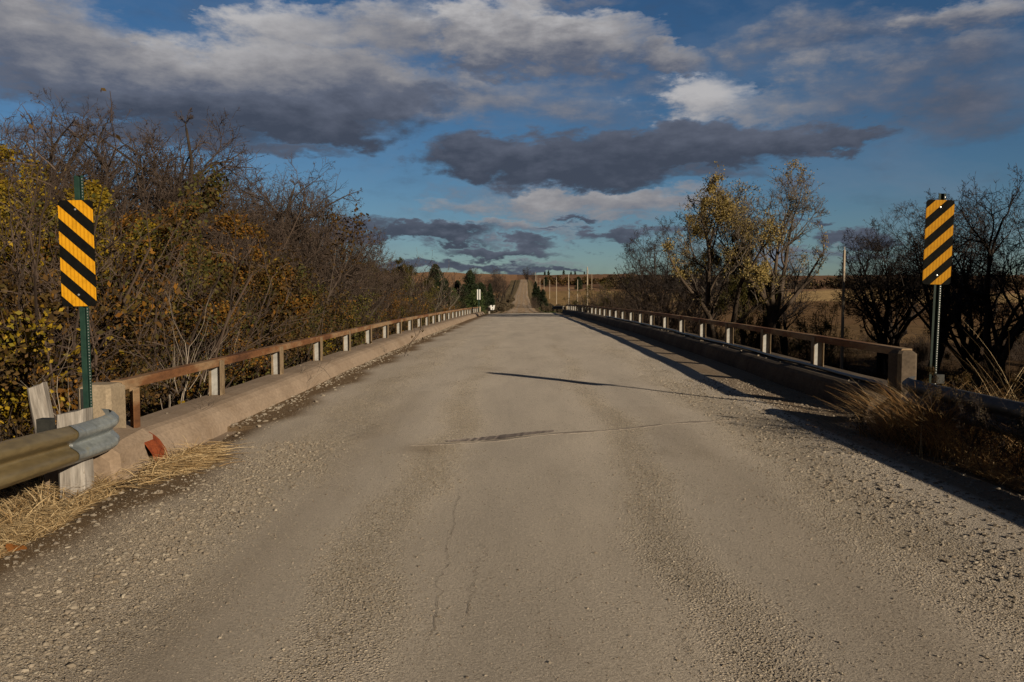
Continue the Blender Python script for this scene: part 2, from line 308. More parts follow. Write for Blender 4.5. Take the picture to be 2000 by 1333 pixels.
# ------------------------------------------------------------------ object helpers
def tag(o, label=None, cat=None, group=None, kind=None):
    if label: o['label'] = label
    if cat: o['category'] = cat
    if group: o['group'] = group
    if kind: o['kind'] = kind
    return o
def empty(name, loc=(0, 0, 0), rz=0):
    o = bpy.data.objects.new(name, None); col.objects.link(o); o.location = loc; o.rotation_euler = (0, 0, rz); o.empty_display_size = .2
    return o
def copy_tree(o, parent=None):
    c = o.copy(); col.objects.link(c)
    if parent: c.parent = parent
    for ch in list(o.children): copy_tree(ch, c)
    return c
class MB:
    def __init__(s): s.v = []; s.q = []; s.t = []; s.n = 0
    def add(s, V, Fq=None, Ft=None):
        V = np.asarray(V, float).reshape(-1, 3)
        s.v.append(V)
        if Fq is not None and len(Fq): s.q.append(np.asarray(Fq, np.int64).reshape(-1, 4) + s.n)
        if Ft is not None and len(Ft): s.t.append(np.asarray(Ft, np.int64).reshape(-1, 3) + s.n)
        s.n += len(V); return s
    def box(s, x0, x1, y0, y1, z0, z1, M4=None):
        V = np.array([(x, y, z) for z in (z0, z1) for y in (y0, y1) for x in (x0, x1)], float)
        if M4 is not None: V = np.array([(M4 @ Vector(v))[:] for v in V])
        return s.add(V, [(0, 2, 3, 1), (4, 5, 7, 6), (0, 1, 5, 4), (2, 6, 7, 3), (0, 4, 6, 2), (1, 3, 7, 5)])
    def loft(s, rings, cap=True, closed=True):
        rings = np.asarray(rings, float); a, b, _ = rings.shape
        i = np.arange(a - 1)[:, None]; j = np.arange(b if closed else b - 1)[None, :]; k = (j + 1) % b
        f = np.stack([i * b + j, i * b + k, (i + 1) * b + k, (i + 1) * b + j], -1).reshape(-1, 4)
        s.add(rings.reshape(-1, 3), f)
        if cap and closed:
            for rr, rev in ((rings[0], True), (rings[-1], False)):
                c = rr.mean(0); V = np.vstack([rr, c]); t = [(jj, (jj + 1) % b, b) for jj in range(b)]
                if rev: t = [x[::-1] for x in t]
                s.add(V, None, t)
        return s
    def tube(s, pts, rad, n=8):
        pts = np.asarray(pts, float)[None]; rad = np.broadcast_to(np.asarray(rad, float), (pts.shape[1],))[None]
        V, Fq = tubes(pts, rad, n); return s.add(V, Fq)
    def build(s, name, m, parent=None, smooth=False, bevel=0):
        V = np.vstack(s.v) if s.v else np.zeros((0, 3))
        q = np.vstack(s.q) if s.q else np.zeros((0, 4), int); t = np.vstack(s.t) if s.t else np.zeros((0, 3), int)
        me = bpy.data.meshes.new(name)
        me.vertices.add(len(V)); me.vertices.foreach_set('co', V.astype(np.float32).ravel())
        nl = q.size + t.size; me.loops.add(nl); me.loops.foreach_set('vertex_index', np.concatenate([q.ravel(), t.ravel()]).astype(np.int32))
        np_ = len(q) + len(t); me.polygons.add(np_)
        me.polygons.foreach_set('loop_start', np.concatenate([np.arange(len(q)) * 4, q.size + np.arange(len(t)) * 3]).astype(np.int32))
        try: me.polygons.foreach_set('loop_total', np.concatenate([np.full(len(q), 4), np.full(len(t), 3)]).astype(np.int32))
        except Exception: pass
        me.polygons.foreach_set('use_smooth', np.full(np_, bool(smooth)))
        me.update(calc_edges=True)
        if isinstance(m, str): m = M[m]
        me.materials.append(m)
        o = bpy.data.objects.new(name, me); col.objects.link(o)
        if parent: o.parent = parent
        if bevel:
            bv = o.modifiers.new('bevel', 'BEVEL'); bv.width = bevel; bv.segments = 2; bv.limit_method = 'ANGLE'
        return o
def unit(a): return a / np.maximum(np.linalg.norm(a, axis=-1, keepdims=True), 1e-9)
def tubes(P, Rr, n):
    """P (B,k,3) polylines, Rr (B,k) radii -> verts, quads"""
    B, k, _ = P.shape
    T = unit(np.gradient(P, axis=1)); ref = np.where(np.abs(T[:, :1, 2:3]) > .8, np.array([1., 0, 0]), np.array([0, 0, 1.])); ref = np.broadcast_to(ref, T.shape)
    U = unit(np.cross(T, ref)); Vv = np.cross(T, U)
    a = np.arange(n) * 2 * np.pi / n
    V = P[:, :, None, :] + Rr[:, :, None, None] * (np.cos(a)[None, None, :, None] * U[:, :, None, :] + np.sin(a)[None, None, :, None] * Vv[:, :, None, :])
    bi = np.arange(B)[:, None, None] * k * n; i = np.arange(k - 1)[None, :, None] * n; j = np.arange(n)[None, None, :]; jn = (j + 1) % n
    f = np.stack([bi + i + j, bi + i + jn, bi + i + n + jn, bi + i + n + j], -1).reshape(-1, 4)
    return V.reshape(-1, 3), f
def quads_at(P, size, g, aspect=.6, flat=0.0):
    """random leaf quads (bent diamond) at points P"""
    n = len(P); a = unit(g.normal(size=(n, 3))); a[:, 2] *= (1 - flat); a = unit(a); b = unit(np.cross(a, g.normal(size=(n, 3))))
    sz = (size * g.uniform(.6, 1.3, n))[:, None]
    V = np.stack([P - a * sz * .5, P + b * sz * aspect * .5, P + a * sz * .5, P - b * sz * aspect * .5], 1)
    return V.reshape(-1, 3), np.arange(n * 4).reshape(-1, 4)
def grow(P, D, L, Rr, n, wob, trop, g, taper=.45):
    B = len(P); pts = [P]; dirs = [D]
    for i in range(n):
        D = unit(D + g.normal(size=(B, 3)) * wob + np.array([0, 0, trop]))
        P = P + D * (L / n)[:, None]; pts.append(P); dirs.append(D)
    t = np.linspace(0, 1, n + 1)[None]
    return np.stack(pts, 1), np.stack(dirs, 1), Rr[:, None] * (1 - (1 - taper) * t)
def kids(pts, dirs, rad, L, k, t0, t1, ang, angv, lr, rr, g, tipfall=.5, zmin=None):
    B, n, _ = pts.shape; t = g.uniform(t0, t1, (B, k)); t[:, 0] = 1.0
    x = t * (n - 1); i = np.minimum(x.astype(int), n - 2); fr = (x - i)[..., None]; bi = np.arange(B)[:, None]
    P = pts[bi, i] * (1 - fr) + pts[bi, i + 1] * fr; D = dirs[bi, i + 1]; r0 = rad[bi, i]
    A = np.abs(g.normal(ang, angv, (B, k))); A[:, 0] *= .5
    perp = unit(np.cross(D, g.normal(size=(B, k, 3))))
    Dn = unit(D * np.cos(A)[..., None] + perp * np.sin(A)[..., None])
    Ln = L[:, None] * lr * (1 - tipfall * (t - t0) / max(1e-6, (t1 - t0))) * g.uniform(.7, 1.3, (B, k)); Rn = r0 * rr * g.uniform(.8, 1.1, (B, k))
    return P.reshape(-1, 3), Dn.reshape(-1, 3), Ln.ravel(), Rn.ravel()
def clamp_env(P, D, L, env, g):
    cx, cy, cz, rx, rz = env; S_ = np.array([1 / rx, 1 / rx, 1 / rz]); p = (P - np.array([cx, cy, cz])) * S_; d = D * S_
    a = (d * d).sum(1); b = 2 * (p * d).sum(1); c = (p * p).sum(1) - 1
    disc = b * b - 4 * a * c; t = (-b + np.sqrt(np.maximum(disc, 0))) / (2 * a); t = np.where(disc < 0, .35, t)
    return np.minimum(L, np.maximum(t, .12) * g.uniform(.82, 1.08, len(L)))
def clumpy(p, f, g):
    o = g.uniform(0, 6.28, (3, 3)); q = p * f
    n = np.sin(q[:, 0] * 1.3 + 1.7 * np.sin(q[:, 1] + o[0, 0]) + o[0, 1]) + np.sin(q[:, 1] * 1.2 + 1.5 * np.sin(q[:, 2] + o[1, 0]) + o[1, 1]) + np.sin(q[:, 2] * 1.5 + 1.6 * np.sin(q[:, 0] + o[2, 0]) + o[2, 1])
    return np.exp(1.5 * n)
def tree_mesh(seed, H=10, trunkfrac=.28, stems=1, lean=0, spread=.55, k=(5, 5, 5, 5), twig=.0075, thick=.16, leaf=None, leafn=0, leafsize=.09, barkm='bark', twigm='twig_brown',
              trop=.075, wob=.15, name='bare_tree', leafzone=None, lens=(.62, .62, .60, .58, .55), clump=None, env=None):
    g = np.random.default_rng(seed); root = empty(name)
    P = np.zeros((stems, 3)); P[:, :2] = g.normal(size=(stems, 2)) * .18 * (stems > 1)
    D = unit(np.stack([g.normal(size=stems) * (.25 if stems > 1 else .06) + lean, g.normal(size=stems) * (.25 if stems > 1 else .06), np.ones(stems)], 1))
    L = np.full(stems, H * trunkfrac) * g.uniform(.85, 1.2, stems); Rr = np.full(stems, thick / stems ** .4)
    P[:, 2] -= .5
    pts, dirs, rad = grow(P, D, L + .5, Rr, 6, .06, .04, g, .72)
    rad[:, 0] *= 1.35
    tb = MB(); tb.add(*tubes(pts, rad, 8)); cb = MB(); lv = (pts, dirs, rad, L)
    last = None
    nlev = len(k)
    for i in range(nlev):
        pts, dirs, rad, L = lv
        base = L if i else np.full(len(L), H * .62)
        P, D, L, Rr = kids(pts, dirs, rad, base, k[i], .45 if i == 0 else .20, 1.0, spread if i else spread * .80, .2 if i else .32, 1.0 if i == 0 else lens[i], .62 if i else .66, g, .15 if i == 0 else .45)
        if i == 0: L = L * g.uniform(.75, 1.05, len(L))
        if env: L = clamp_env(P, D, L, env, g); Rr = np.minimum(Rr, L * .030 + twig)
        Rr = np.maximum(Rr, twig)
        n = 7 if i < 2 else (5 if i == 2 else 4)
        pts, dirs, rad = grow(P, D, L, Rr, n, wob * (1 + .35 * i), trop * (1 if i < 2 else .6), g, .18 if i < 2 and env else .4)
        if i <= 1: tb.add(*tubes(pts, rad, 6 if i == 0 else 5))
        else: cb.add(*tubes(pts, rad, 4 if i == 2 else 3))
        lv = (pts, dirs, rad, L)
    tb.build('trunk', barkm, root, smooth=True); cb.build('crown', twigm, root)
    if leaf:
        pts = lv[0].reshape(-1, 3); w = clumpy(pts, 2.2, g)
        if leafzone is not None: w = w ** .7 * leafzone(pts)
        idx = g.choice(len(pts), leafn, p=w / w.sum())
        LP = pts[idx] + g.normal(size=(leafn, 3)) * leafsize * 1.1
        lb = MB(); lb.add(*quads_at(LP, leafsize, g)); lb.build('foliage', leaf, root)
    return root
def bush_mesh(seed, H=2.5, W_=1.2, stems=16, leaf='leaf_brown', leafn=2500, leafsize=.07, twigm='twig_shrub', k=(6, 5), name='shrub', wob=.16, twig=.004, r=.018, trop=.08, fan=.38):
    g = np.random.default_rng(seed); root = empty(name)
    P = np.zeros((stems, 3)); P[:, :2] = g.normal(size=(stems, 2)) * W_ * .30; P[:, 2] = -.25
    D = unit(np.stack([g.normal(size=stems) * fan, g.normal(size=stems) * fan, np.ones(stems)], 1)); L = H * g.uniform(.55, 1.05, stems)
    pts, dirs, rad = grow(P, D, L, np.full(stems, r), 7, wob * .6, trop, g, .4)
    b = MB(); b.add(*tubes(pts, rad, 4)); lv = (pts, dirs, rad, L)
    for i, kk in enumerate(k):
        P, D, L, Rr = kids(lv[0], lv[1], lv[2], lv[3], kk, .15, 1.0, .65, .25, .42, .6, g)
        pts, dirs, rad = grow(P, D, L, np.maximum(Rr, twig), 4, wob * 1.3, trop * .5, g, .5)
        b.add(*tubes(pts, rad, 3)); lv = (pts, dirs, rad, L)
    b.build('stems', twigm, root)
    if leafn:
        pts = lv[0].reshape(-1, 3); cw = clumpy(pts, 5.0, g) ** .7; LP = pts[g.choice(len(pts), leafn, p=cw / cw.sum())] + g.normal(size=(leafn, 3)) * leafsize * 1.3
        lb = MB(); lb.add(*quads_at(LP, leafsize, g)); lb.build('foliage', leaf, root)
    return root
def cedar_mesh(seed, H=6, W_=1.9, n=9000, leaf='cedar', size=.22, name='cedar_tree', round_=.5):
    g = np.random.default_rng(seed); root = empty(name)
    tb = MB(); tb.tube([(0, 0, -.4), (0, 0, H * .5), (0, 0, H * .96)], [.14, .09, .02], 7); tb.build('trunk', 'bark', root)
    # boughs: clusters at noisy radii, wide low and narrow at the top
    nb = 120; z = g.uniform(.04, 1, nb) ** .9; a = g.uniform(0, 2 * np.pi, nb); prof = (1 - z) ** round_ * (.55 + .45 * np.minimum(1, z / .18))
    rr = W_ * prof * g.uniform(.45, 1.08, nb); C = np.stack([rr * np.cos(a), rr * np.sin(a), H * z * .97 + .1], 1); cs = W_ * (.14 + .22 * prof)
    i = g.integers(0, nb, n); Pp = C[i] * g.uniform(.35, 1, (n, 1)) ** .5 * np.array([1, 1, 0]) + C[i] * np.array([0, 0, 1]) + unit(g.normal(size=(n, 3))) * (cs[i] * g.uniform(.3, 1, n) ** .5)[:, None] * np.array([1, 1, .9])
    Pp[:, 2] = np.maximum(Pp[:, 2], .05)
    lb = MB(); lb.add(*quads_at(Pp, size, g, .55)); lb.build('crown', leaf, root); return root
def blades(P, H, g, lean=.5, width=.006, n=4, curve=.6, dirbias=(0, 0), roll=.9):
    """grass blades as thin bent ribbons from points P"""
    B = len(P); h = H * g.uniform(.5, 1.15, B) if np.isscalar(H) else H
    D = np.stack([g.normal(size=B) * lean + dirbias[0], g.normal(size=B) * lean + dirbias[1], np.ones(B)], 1); D = unit(D)
    hz = D.copy(); hz[:, 2] = 0; hz = unit(hz); side = unit(np.cross(hz, np.array([0, 0, 1.]))); ra_ = g.normal(size=B)[:, None] * roll; side = side * np.cos(ra_) + unit(np.cross(side, D)) * np.sin(ra_)
    rows = []
    for i in range(n + 1):
        t = i / n; c = P + D * (h * t)[:, None] + hz * (h * curve * t * t * .5)[:, None] - np.array([0, 0, 1.]) * (h * curve * t * t * .35)[:, None]
        w = (width * (1 - t * .85))
        w = w[:, None] if not np.isscalar(w) else w
        rows.append(np.stack([c - side * w, c + side * w], 1))
    V = np.stack(rows, 1)      # B,n+1,2,3
    bi = np.arange(B)[:, None] * (n + 1) * 2; i = np.arange(n)[None] * 2
    f = np.stack([bi + i, bi + i + 1, bi + i + 3, bi + i + 2], -1).reshape(-1, 4)
    return V.reshape(-1, 3), f
phi = (1 + 5 ** .5) / 2
ICO_V = unit(np.array([(-1, phi, 0), (1, phi, 0), (-1, -phi, 0), (1, -phi, 0), (0, -1, phi), (0, 1, phi), (0, -1, -phi), (0, 1, -phi), (phi, 0, -1), (phi, 0, 1), (-phi, 0, -1), (-phi, 0, 1)], float))
ICO_F = np.array([(0, 11, 5), (0, 5, 1), (0, 1, 7), (0, 7, 10), (0, 10, 11), (1, 5, 9), (5, 11, 4), (11, 10, 2), (10, 7, 6), (7, 1, 8), (3, 9, 4), (3, 4, 2), (3, 2, 6), (3, 6, 8), (3, 8, 9), (4, 9, 5), (2, 4, 11), (6, 2, 10), (8, 6, 7), (9, 8, 1)])
OCT_V = np.array([(1, 0, 0), (-1, 0, 0), (0, 1, 0), (0, -1, 0), (0, 0, 1), (0, 0, -1)], float)
OCT_F = np.array([(0, 2, 4), (2, 1, 4), (1, 3, 4), (3, 0, 4), (2, 0, 5), (1, 2, 5), (3, 1, 5), (0, 3, 5)])
def stones(P, size, g, ico=True):
    n = len(P); bv, bf = (ICO_V, ICO_F) if ico else (OCT_V, OCT_F)
    V = bv[None] * g.uniform(.72, 1.15, (n, len(bv), 1)) + g.normal(size=(n, len(bv), 3)) * .09
    V = V * (np.stack([g.uniform(.8, 1.3, n), g.uniform(.7, 1.1, n), g.uniform(.45, .8, n)], 1) * size[:, None])[:, None, :]
    a = g.uniform(0, 2 * np.pi, n); c, s = np.cos(a)[:, None], np.sin(a)[:, None]
    x = V[..., 0] * c - V[..., 1] * s; y = V[..., 0] * s + V[..., 1] * c
    V = np.stack([x, y, V[..., 2]], -1) + P[:, None, :]
    f = (np.arange(n)[:, None, None] * len(bv) + bf[None]).reshape(-1, 3)
    return V.reshape(-1, 3), f

# ------------------------------------------------------------------ ground shape
PY = [-60, 0, 7, 16, 25, 31, 44, 53, 62, 75, 90, 110, 140, 200, 330, 450, 620, 680, 740, 1100, 1700]
PZ = [-.25, -.03, 0, .06, .10, .09, .05, .01, -.05, -.14, -.45, -.80, -1.03, -.65, 2.5, 6.9, 14.9, 14.6, 15.5, 18, 0]
def prof(y): return np.interp(y, PY, PZ)
TILT = .0177
def road_z(x, y):
    x = np.asarray(x, float); y = np.asarray(y, float)
    k = np.interp(y, [78, 130], [1, 0])
    rut = .010 * np.sin(x * 4.3 + .4 * np.sin(y * .21)) * np.interp(y, [7, 14], [1, .3])
    return prof(y) + TILT * x * k + rut
def sm(a, b, x): t = np.clip((x - a) / (b - a), 0, 1); return t * t * (3 - 2 * t)
def wave(x, y, s=1.0): return np.sin(x * .13 * s + 1.3) * np.cos(y * .11 * s + .5) + .5 * np.sin(x * .31 * s + y * .27 * s) + .3 * np.sin(x * .71 * s - y * .53 * s + 2)
def terr(x, y):
    x = np.asarray(x, float); y = np.asarray(y, float)
    # valley floor rising to the far fields
    base = np.interp(y, [-60, 0, 85, 140, 200, 330, 450, 620, 820, 1100, 1700], [-3.2, -3.2, -3.4, -1.9, -1.0, 2.0, 6.2, 14.2, 24.2, 17, 0])
    far = sm(120, 400, y)
    base = base + far * (np.interp(x, [-500, -250, -120, 0, 120, 400, 900], [.17, .13, .10, 0, -.02, -.05, -.05]) * base.clip(0) * .9)
    base = base + wave(x, y) * .22 * np.interp(np.abs(x), [6, 14], [0, 1]) + wave(x * .3, y * .3) * 1.2 * far * sm(5, 60, np.abs(x))
    creek = np.exp(-((y - 40 - x * .15) / 9) ** 2); base = base - 2.0 * creek * (1 - far)
    # road embankment, open under the bridge
    bank = 1 - sm(7.2, 12, y) * (1 - sm(70, 76.5, y))
    ax = np.where(x < 0, -x - 3.35, x - 3.55); down = np.where(ax < 0, -.035, np.where(x > 0, -.05 - .07 * np.clip(ax, 0, 1.5) - .50 * np.clip(ax - 1.5, 0, None), -.07 - .22 * np.clip(ax, 0, 1.0) - .52 * np.clip(ax - 1.0, 0, None)))
    emb = prof(y) + TILT * x * np.interp(y, [78, 130], [1, 0]) + down
    emb = np.where(y > 640, -99, np.where(y > 300, np.maximum(emb, base), emb))
    z = np.where(emb > base, emb * bank + np.minimum(base, emb) * (1 - bank), base)
    nearroad = (np.abs(x - 1) < 5.0) & (y > 130) & (y < 690)
    w = sm(635, 760, y); nearroad = (np.abs(x - 1) < 5.0) & (y > 130) & (y < 760)
    return np.where(nearroad, base * w + (1 - w) * (prof(y) - .03 - .25 * sm(3.2, 5.2, np.abs(x - np.interp(y, [300, 620], [0, 2.2])))), z)
def hgt(x, y): return float(terr(np.array([x]), np.array([y]))[0])
def grid(xs, ys, zf):
    X, Y = np.meshgrid(xs, ys); Z = zf(X, Y); nx = len(xs); V = np.stack([X, Y, Z], -1).reshape(-1, 3)
    i = np.arange(len(ys) - 1)[:, None] * nx; j = np.arange(nx - 1)[None]
    return V, np.stack([i + j, i + j + 1, i + nx + j + 1, i + nx + j], -1).reshape(-1, 4)
xs = np.unique(np.concatenate([np.linspace(-8, 8, 81), np.linspace(-30, 30, 81), np.linspace(-120, 120, 61), np.linspace(-1100, 1100, 80)]))
ys = np.unique(np.concatenate([np.linspace(-60, -4, 15), np.linspace(-4, 14, 91), np.linspace(14, 90, 77), np.linspace(90, 340, 80), np.linspace(340, 1700, 120)]))
V, Fq = grid(xs, ys, terr)
g_ = MB().add(V, Fq).build('ground', 'terrain', smooth=True); tag(g_, 'brown dry ground, banks and stubble fields rising to the horizon', 'ground', kind='structure')
x, y = V[:, 0], V[:, 1]; C = np.empty((len(V), 4)); C[:, 3] = 1
def setc(mask, c): C[mask, :3] = c
setc(slice(None), (.085, .055, .032))
setc((y < 13) & (np.abs(x) < 5), (.14, .10, .065))
setc((y > 85) & (y <= 330), (.19, .125, .065))
setc((y > 85) & (x < -7) & (y < 190), (.115, .07, .042))
setc((y > 110) & (x > 8), (.20, .125, .065))
setc((y > 230) & (x > 8), (.48, .34, .17))
setc((y > 385) & (x > 8), (.33, .205, .12))
setc((y > 150) & (y < 385) & (x > 6) & (x < 40), (.34, .23, .11))
setc((y > 215) & (x < -8), (.32, .20, .12))
setc((y > 300) & (y < 380) & (x < -8), (.34, .22, .11))
setc((y > 430) & (x < -4), (.34, .205, .12))
setc((y > 620) & (x > -4), (.22, .13, .08))
setc((y > 470) & (y < 560) & (x > 12), (.17, .10, .065))
setc((np.abs(x) < 8) & (y > 80) & (y < 620), (.19, .15, .085))
setc((x > 3.5) & (x < 6.5) & (y > 90) & (y < 170), (.055, .085, .025))
ca = g_.data.color_attributes.new('zone', 'FLOAT_COLOR', 'POINT'); ca.data.foreach_set('color', C.astype(np.float32).ravel())
wt_ = MB().add(*grid(np.linspace(-90, 90, 25), np.linspace(24, 60, 8), lambda X, Y: X * 0 - 4.55)).build('water', 'water'); tag(wt_, 'dark creek water under the bridge', 'water', kind='structure')

# ------------------------------------------------------------------ road
ry = np.unique(np.concatenate([np.linspace(-6, 2, 30), np.linspace(2, 14, 200), np.linspace(14, 77.6, 220)]))
def near_road(X, Y):
    z = road_z(X, Y); e = np.maximum(0, np.maximum(-3.0 - X, X - 3.3)) * (Y < 9)
    return z - .16 * e + .012 * wave(X * 6, Y * 5) * .5
xe = np.linspace(-3.7, 4.25, 110)
V, Fq = grid(xe, ry, near_road)
near_edge = lambda y: np.where(y < 9, 1, 0)
rd = MB().add(V, Fq).build('gravel_road', 'road', smooth=True); tag(rd, 'pale gravel road running straight across the bridge', 'road', kind='structure')
def lanes(x, y):
    w_ = .10 * np.sin(y * .8 + 1) + .05 * np.sin(y * 2.3); x = x - w_
    return (1.0 * np.exp(-((x + 2.1) / .50) ** 2) + .85 * np.exp(-((x + .80) / .26) ** 2) + .85 * np.exp(-((x - 1.0) / .24) ** 2) + .95 * np.exp(-((x - 2.45) / .50) ** 2)) * np.interp(y, [0, 9, 16, 40], [1, 1, .55, .35])
x, y = V[:, 0], V[:, 1]; C = np.zeros((len(V), 4)); C[:, 3] = 1; C[:, 0] = np.clip(1.5 * lanes(x, y) - .30, -.25, 1.1)
C[:, 1] = np.clip(1.15 * (1 - sm(-3.0, -2.45, x + .12 * np.sin(y * 1.7) + .05 * np.sin(y * 5) + .25 * sm(6, 9, y))) + .18 * np.exp(-((x + 1.55) / .22) ** 2) * (y < 12) + .15 * np.exp(-((x - 1.65) / .25) ** 2) * (y < 10) + .10 * (1 - sm(2.5, 6.5, y)) + .18 * (1 - sm(-2.6, -1.6, x)) + .8 * (x > 3.2) + .5 * np.exp(-((x + .95) / .22) ** 2 - ((y - 7.5) / .25) ** 2), 0, 1)
C[:, 2] = (.35 + .65 * sm(4, 12, y)) * (1 - sm(60, 77, y) * .3)
ca = rd.data.color_attributes.new('wear', 'FLOAT_COLOR', 'POINT'); ca.data.foreach_set('color', C.astype(np.float32).ravel())
# hairline cracks in the packed crust
mat('crack', [(.3, (.11, .09, .07)), (.7, (.20, .165, .13))], 10, 4, .95, 0)
for x0, ya, yb, sd_ in ((-.42, 3.1, 6.2, 1), (-.25, 3.4, 5.0, 2), (.75, 2.9, 3.6, 4)):
    g = np.random.default_rng(sd_); yy_ = np.linspace(ya, yb, 90); xx_ = x0 + np.cumsum(g.normal(size=90)) * .010; wd = .0011 * np.abs(g.normal(1, .5, 90)) * np.interp(yy_, [ya, ya + .3, yb - .5, yb], [.2, 1, 1, .1])
    a_ = np.stack([xx_ - wd, yy_, near_road(xx_, yy_) + .004], 1); b_ = np.stack([xx_ + wd, yy_, near_road(xx_, yy_) + .004], 1)
    tag(MB().loft(np.array([a_, b_]), cap=False, closed=False).build('crack', 'crack'), 'hairline crack in the packed road surface', 'crack', kind='structure')
rf = np.linspace(77.9, 640, 230)
def cx_(Y): return np.interp(Y, [80, 300, 620, 860], [0, 0, 2.2, 6])
X, Y = np.meshgrid(np.linspace(-3.8, 3.8, 15), rf); Xw = X + cx_(Y); Z = prof(Y) + TILT * X * np.interp(Y, [78, 130], [1, 0]) + .03 - .10 * (np.abs(X) / 3.5) ** 3 + .02 * np.cos(X * 3.4)
i = np.arange(len(rf) - 1)[:, None] * 15; j = np.arange(14)[None]
rfo = MB().add(np.stack([Xw, Y, Z], -1), np.stack([i + j, i + j + 1, i + 15 + j + 1, i + 15 + j], -1)).build('dirt_road', 'far_road', smooth=True)
tag(rfo, 'tan dirt road climbing the far hill beyond the bridge', 'road', kind='structure')
# pale wheel tracks on the dirt road
tm = MB()
for c, w in ((-1.9, .38), (-.75, .3), (.8, .28), (2.0, .36)):
    X, Y = np.meshgrid(np.linspace(-1, 1, 3), rf); Xl = c + X * w * (1 + .3 * np.sin(Y * .07 + c)) + .18 * np.sin(Y * .045 + c * 2); Z = prof(Y) + TILT * Xl * np.interp(Y, [78, 130], [1, 0]) + .03 - .10 * (np.abs(Xl) / 3.5) ** 3 + .02 * np.cos(Xl * 3.4) + .02
    i = np.arange(len(rf) - 1)[:, None] * 3; j = np.arange(2)[None]
    tm.add(np.stack([Xl + cx_(Y), Y, Z], -1), np.stack([i + j, i + j + 1, i + 3 + j + 1, i + 3 + j], -1))
mat('track', [(.35, (.34, .25, .165)), (.65, (.48, .37, .26))], .6, 6, .95, .3, .02, 8, stretch=(1, .2, 1))
tag(tm.build('wheel_tracks', 'track'), 'pale packed wheel tracks on the far dirt road', 'track', kind='structure')
# skewed deck joint
jm = MB(); n = 60; tt = np.linspace(0, 1, n); jx = -1.1 + tt * 3.6
jy = 8.05 + jx * .37 + .006 * rng.normal(size=n)
for off, w, nm, mt in ((0, .036, 'a', None), ):
    wv = w * (1 + .5 * np.sin(tt * 31) + .3 * rng.normal(size=n)) * np.interp(tt, [0, .15, .85, 1], [.2, 1, 1, .3])
    lo = np.stack([jx, jy - wv, near_road(jx, jy) + .003], 1); hi = np.stack([jx, jy + wv, near_road(jx, jy) + .003], 1)
    lo0 = lo.copy(); lo0[:, 1] -= .02; lo0[:, 2] -= .03; hi0 = hi.copy(); hi0[:, 1] += .02; hi0[:, 2] -= .03
    jm.loft(np.stack([lo0, lo, hi, hi0], 0), cap=False, closed=False)
mat('joint', [(.35, (.33, .285, .235)), (.7, (.43, .375, .315))], 14, 8, .95, .8, .008, 60, fine=(60, .35))
tag(jm.build('deck_joint', 'joint'), 'pale raised concrete joint line crossing the gravel at the bridge start', 'joint', kind='structure')
sx = np.linspace(-.75, .35, 30); sy = 8.05 + sx * .37 + .10; wv = .05 * np.sin(np.linspace(0.1, 3.0, 30)) * (1 + .3 * rng.normal(size=30))
mat('tar', [(.3, (.10, .085, .08)), (.7, (.19, .165, .15))], 10, 5, .8, .2, .003, 60)
sl = np.stack([sx, sy - wv, near_road(sx, sy) + .006], 1); sh_ = np.stack([sx, sy + wv, road_z(sx, sy) + .02], 1)
tag(MB().loft(np.stack([sl, sh_], 0), cap=False, closed=False).build('tar_patch', 'tar'), 'dark tar smear along the deck joint', 'patch', kind='structure')

# ------------------------------------------------------------------ bridge
bridge = empty('bridge', (0, 40, 0)); tag(bridge, 'long old road bridge with concrete curbs and rusty steel railings', 'bridge')
def bpart(mb, name, m, parent=None, **k):
    o = mb.build(name, m, None, **k)
    o.data.transform(Matrix.Translation((0, -40, 0)) if parent is None else Matrix.Identity(4))
    o.parent = bridge
    return o
XL, XR = -3.95, 4.53
yy = np.linspace(7.4, 77.5, 90)
def pl(x, y): return prof(y) + TILT * x
# deck slab
rings = [[(-4.12, y, pl(-4.12, y) - .06), (4.75, y, pl(4.75, y) - .06), (4.75, y, pl(4.75, y) - .45), (-4.12, y, pl(-4.12, y) - .45)] for y in yy]
bpart(MB().loft(rings), 'deck', 'concrete')
gm = MB()
for gx in (-3.2, -1.1, 1.1, 3.2): bpart(MB().box(gx - .2, gx + .2, 9, 76, -1.35, -.42), 'girder', 'dark_steel')
pm = MB()
for py in (9.0, 26, 43, 60, 76): bpart(MB().box(-3.6, 4.1, py - .4, py + .4, -7.5, -1.36), 'pier', 'concrete')
def curb(side):
    if side < 0: ya, yb = 6.65, 73.6
    else: ya, yb = 9.2, 77.2
    ys_ = np.concatenate([[ya, ya + .25], np.linspace(ya + .6, yb, 130)]); rr = []; g = np.random.default_rng(3 + side)
    for q, y in enumerate(ys_):
        jit = g.normal() * .004
        if side < 0: pr = [(-3.42, -.12), (-3.47, .06), (-3.56, .17), (-3.63, .215), (-3.70, .235), (-3.9, .245), (-4.10, .24), (-4.12, -.05)]
        else: pr = [(4.02, -.12), (4.06, .10), (4.10, .22), (4.14, .265), (4.20, .285), (4.5, .29), (4.72, .285), (4.75, -.05)]
        drop = (0.10 if q == 0 else .02 if q == 1 else 0)
        rr.append([(x + jit * (3 if q % 7 == 3 else 1), y, pl(x, y) + z - (drop if z > 0 else 0)) for x, z in pr])
    rr = np.array(rr)
    if side > 0: rr = rr[:, ::-1]
    return MB().loft(rr)
cl = bpart(curb(-1), 'curb', 'concrete'); cl['label'] = 'sunlit left curb'
c2 = bpart(curb(1), 'curb', 'curb_shaded'); c2['label'] = 'right curb with shaded inner face'
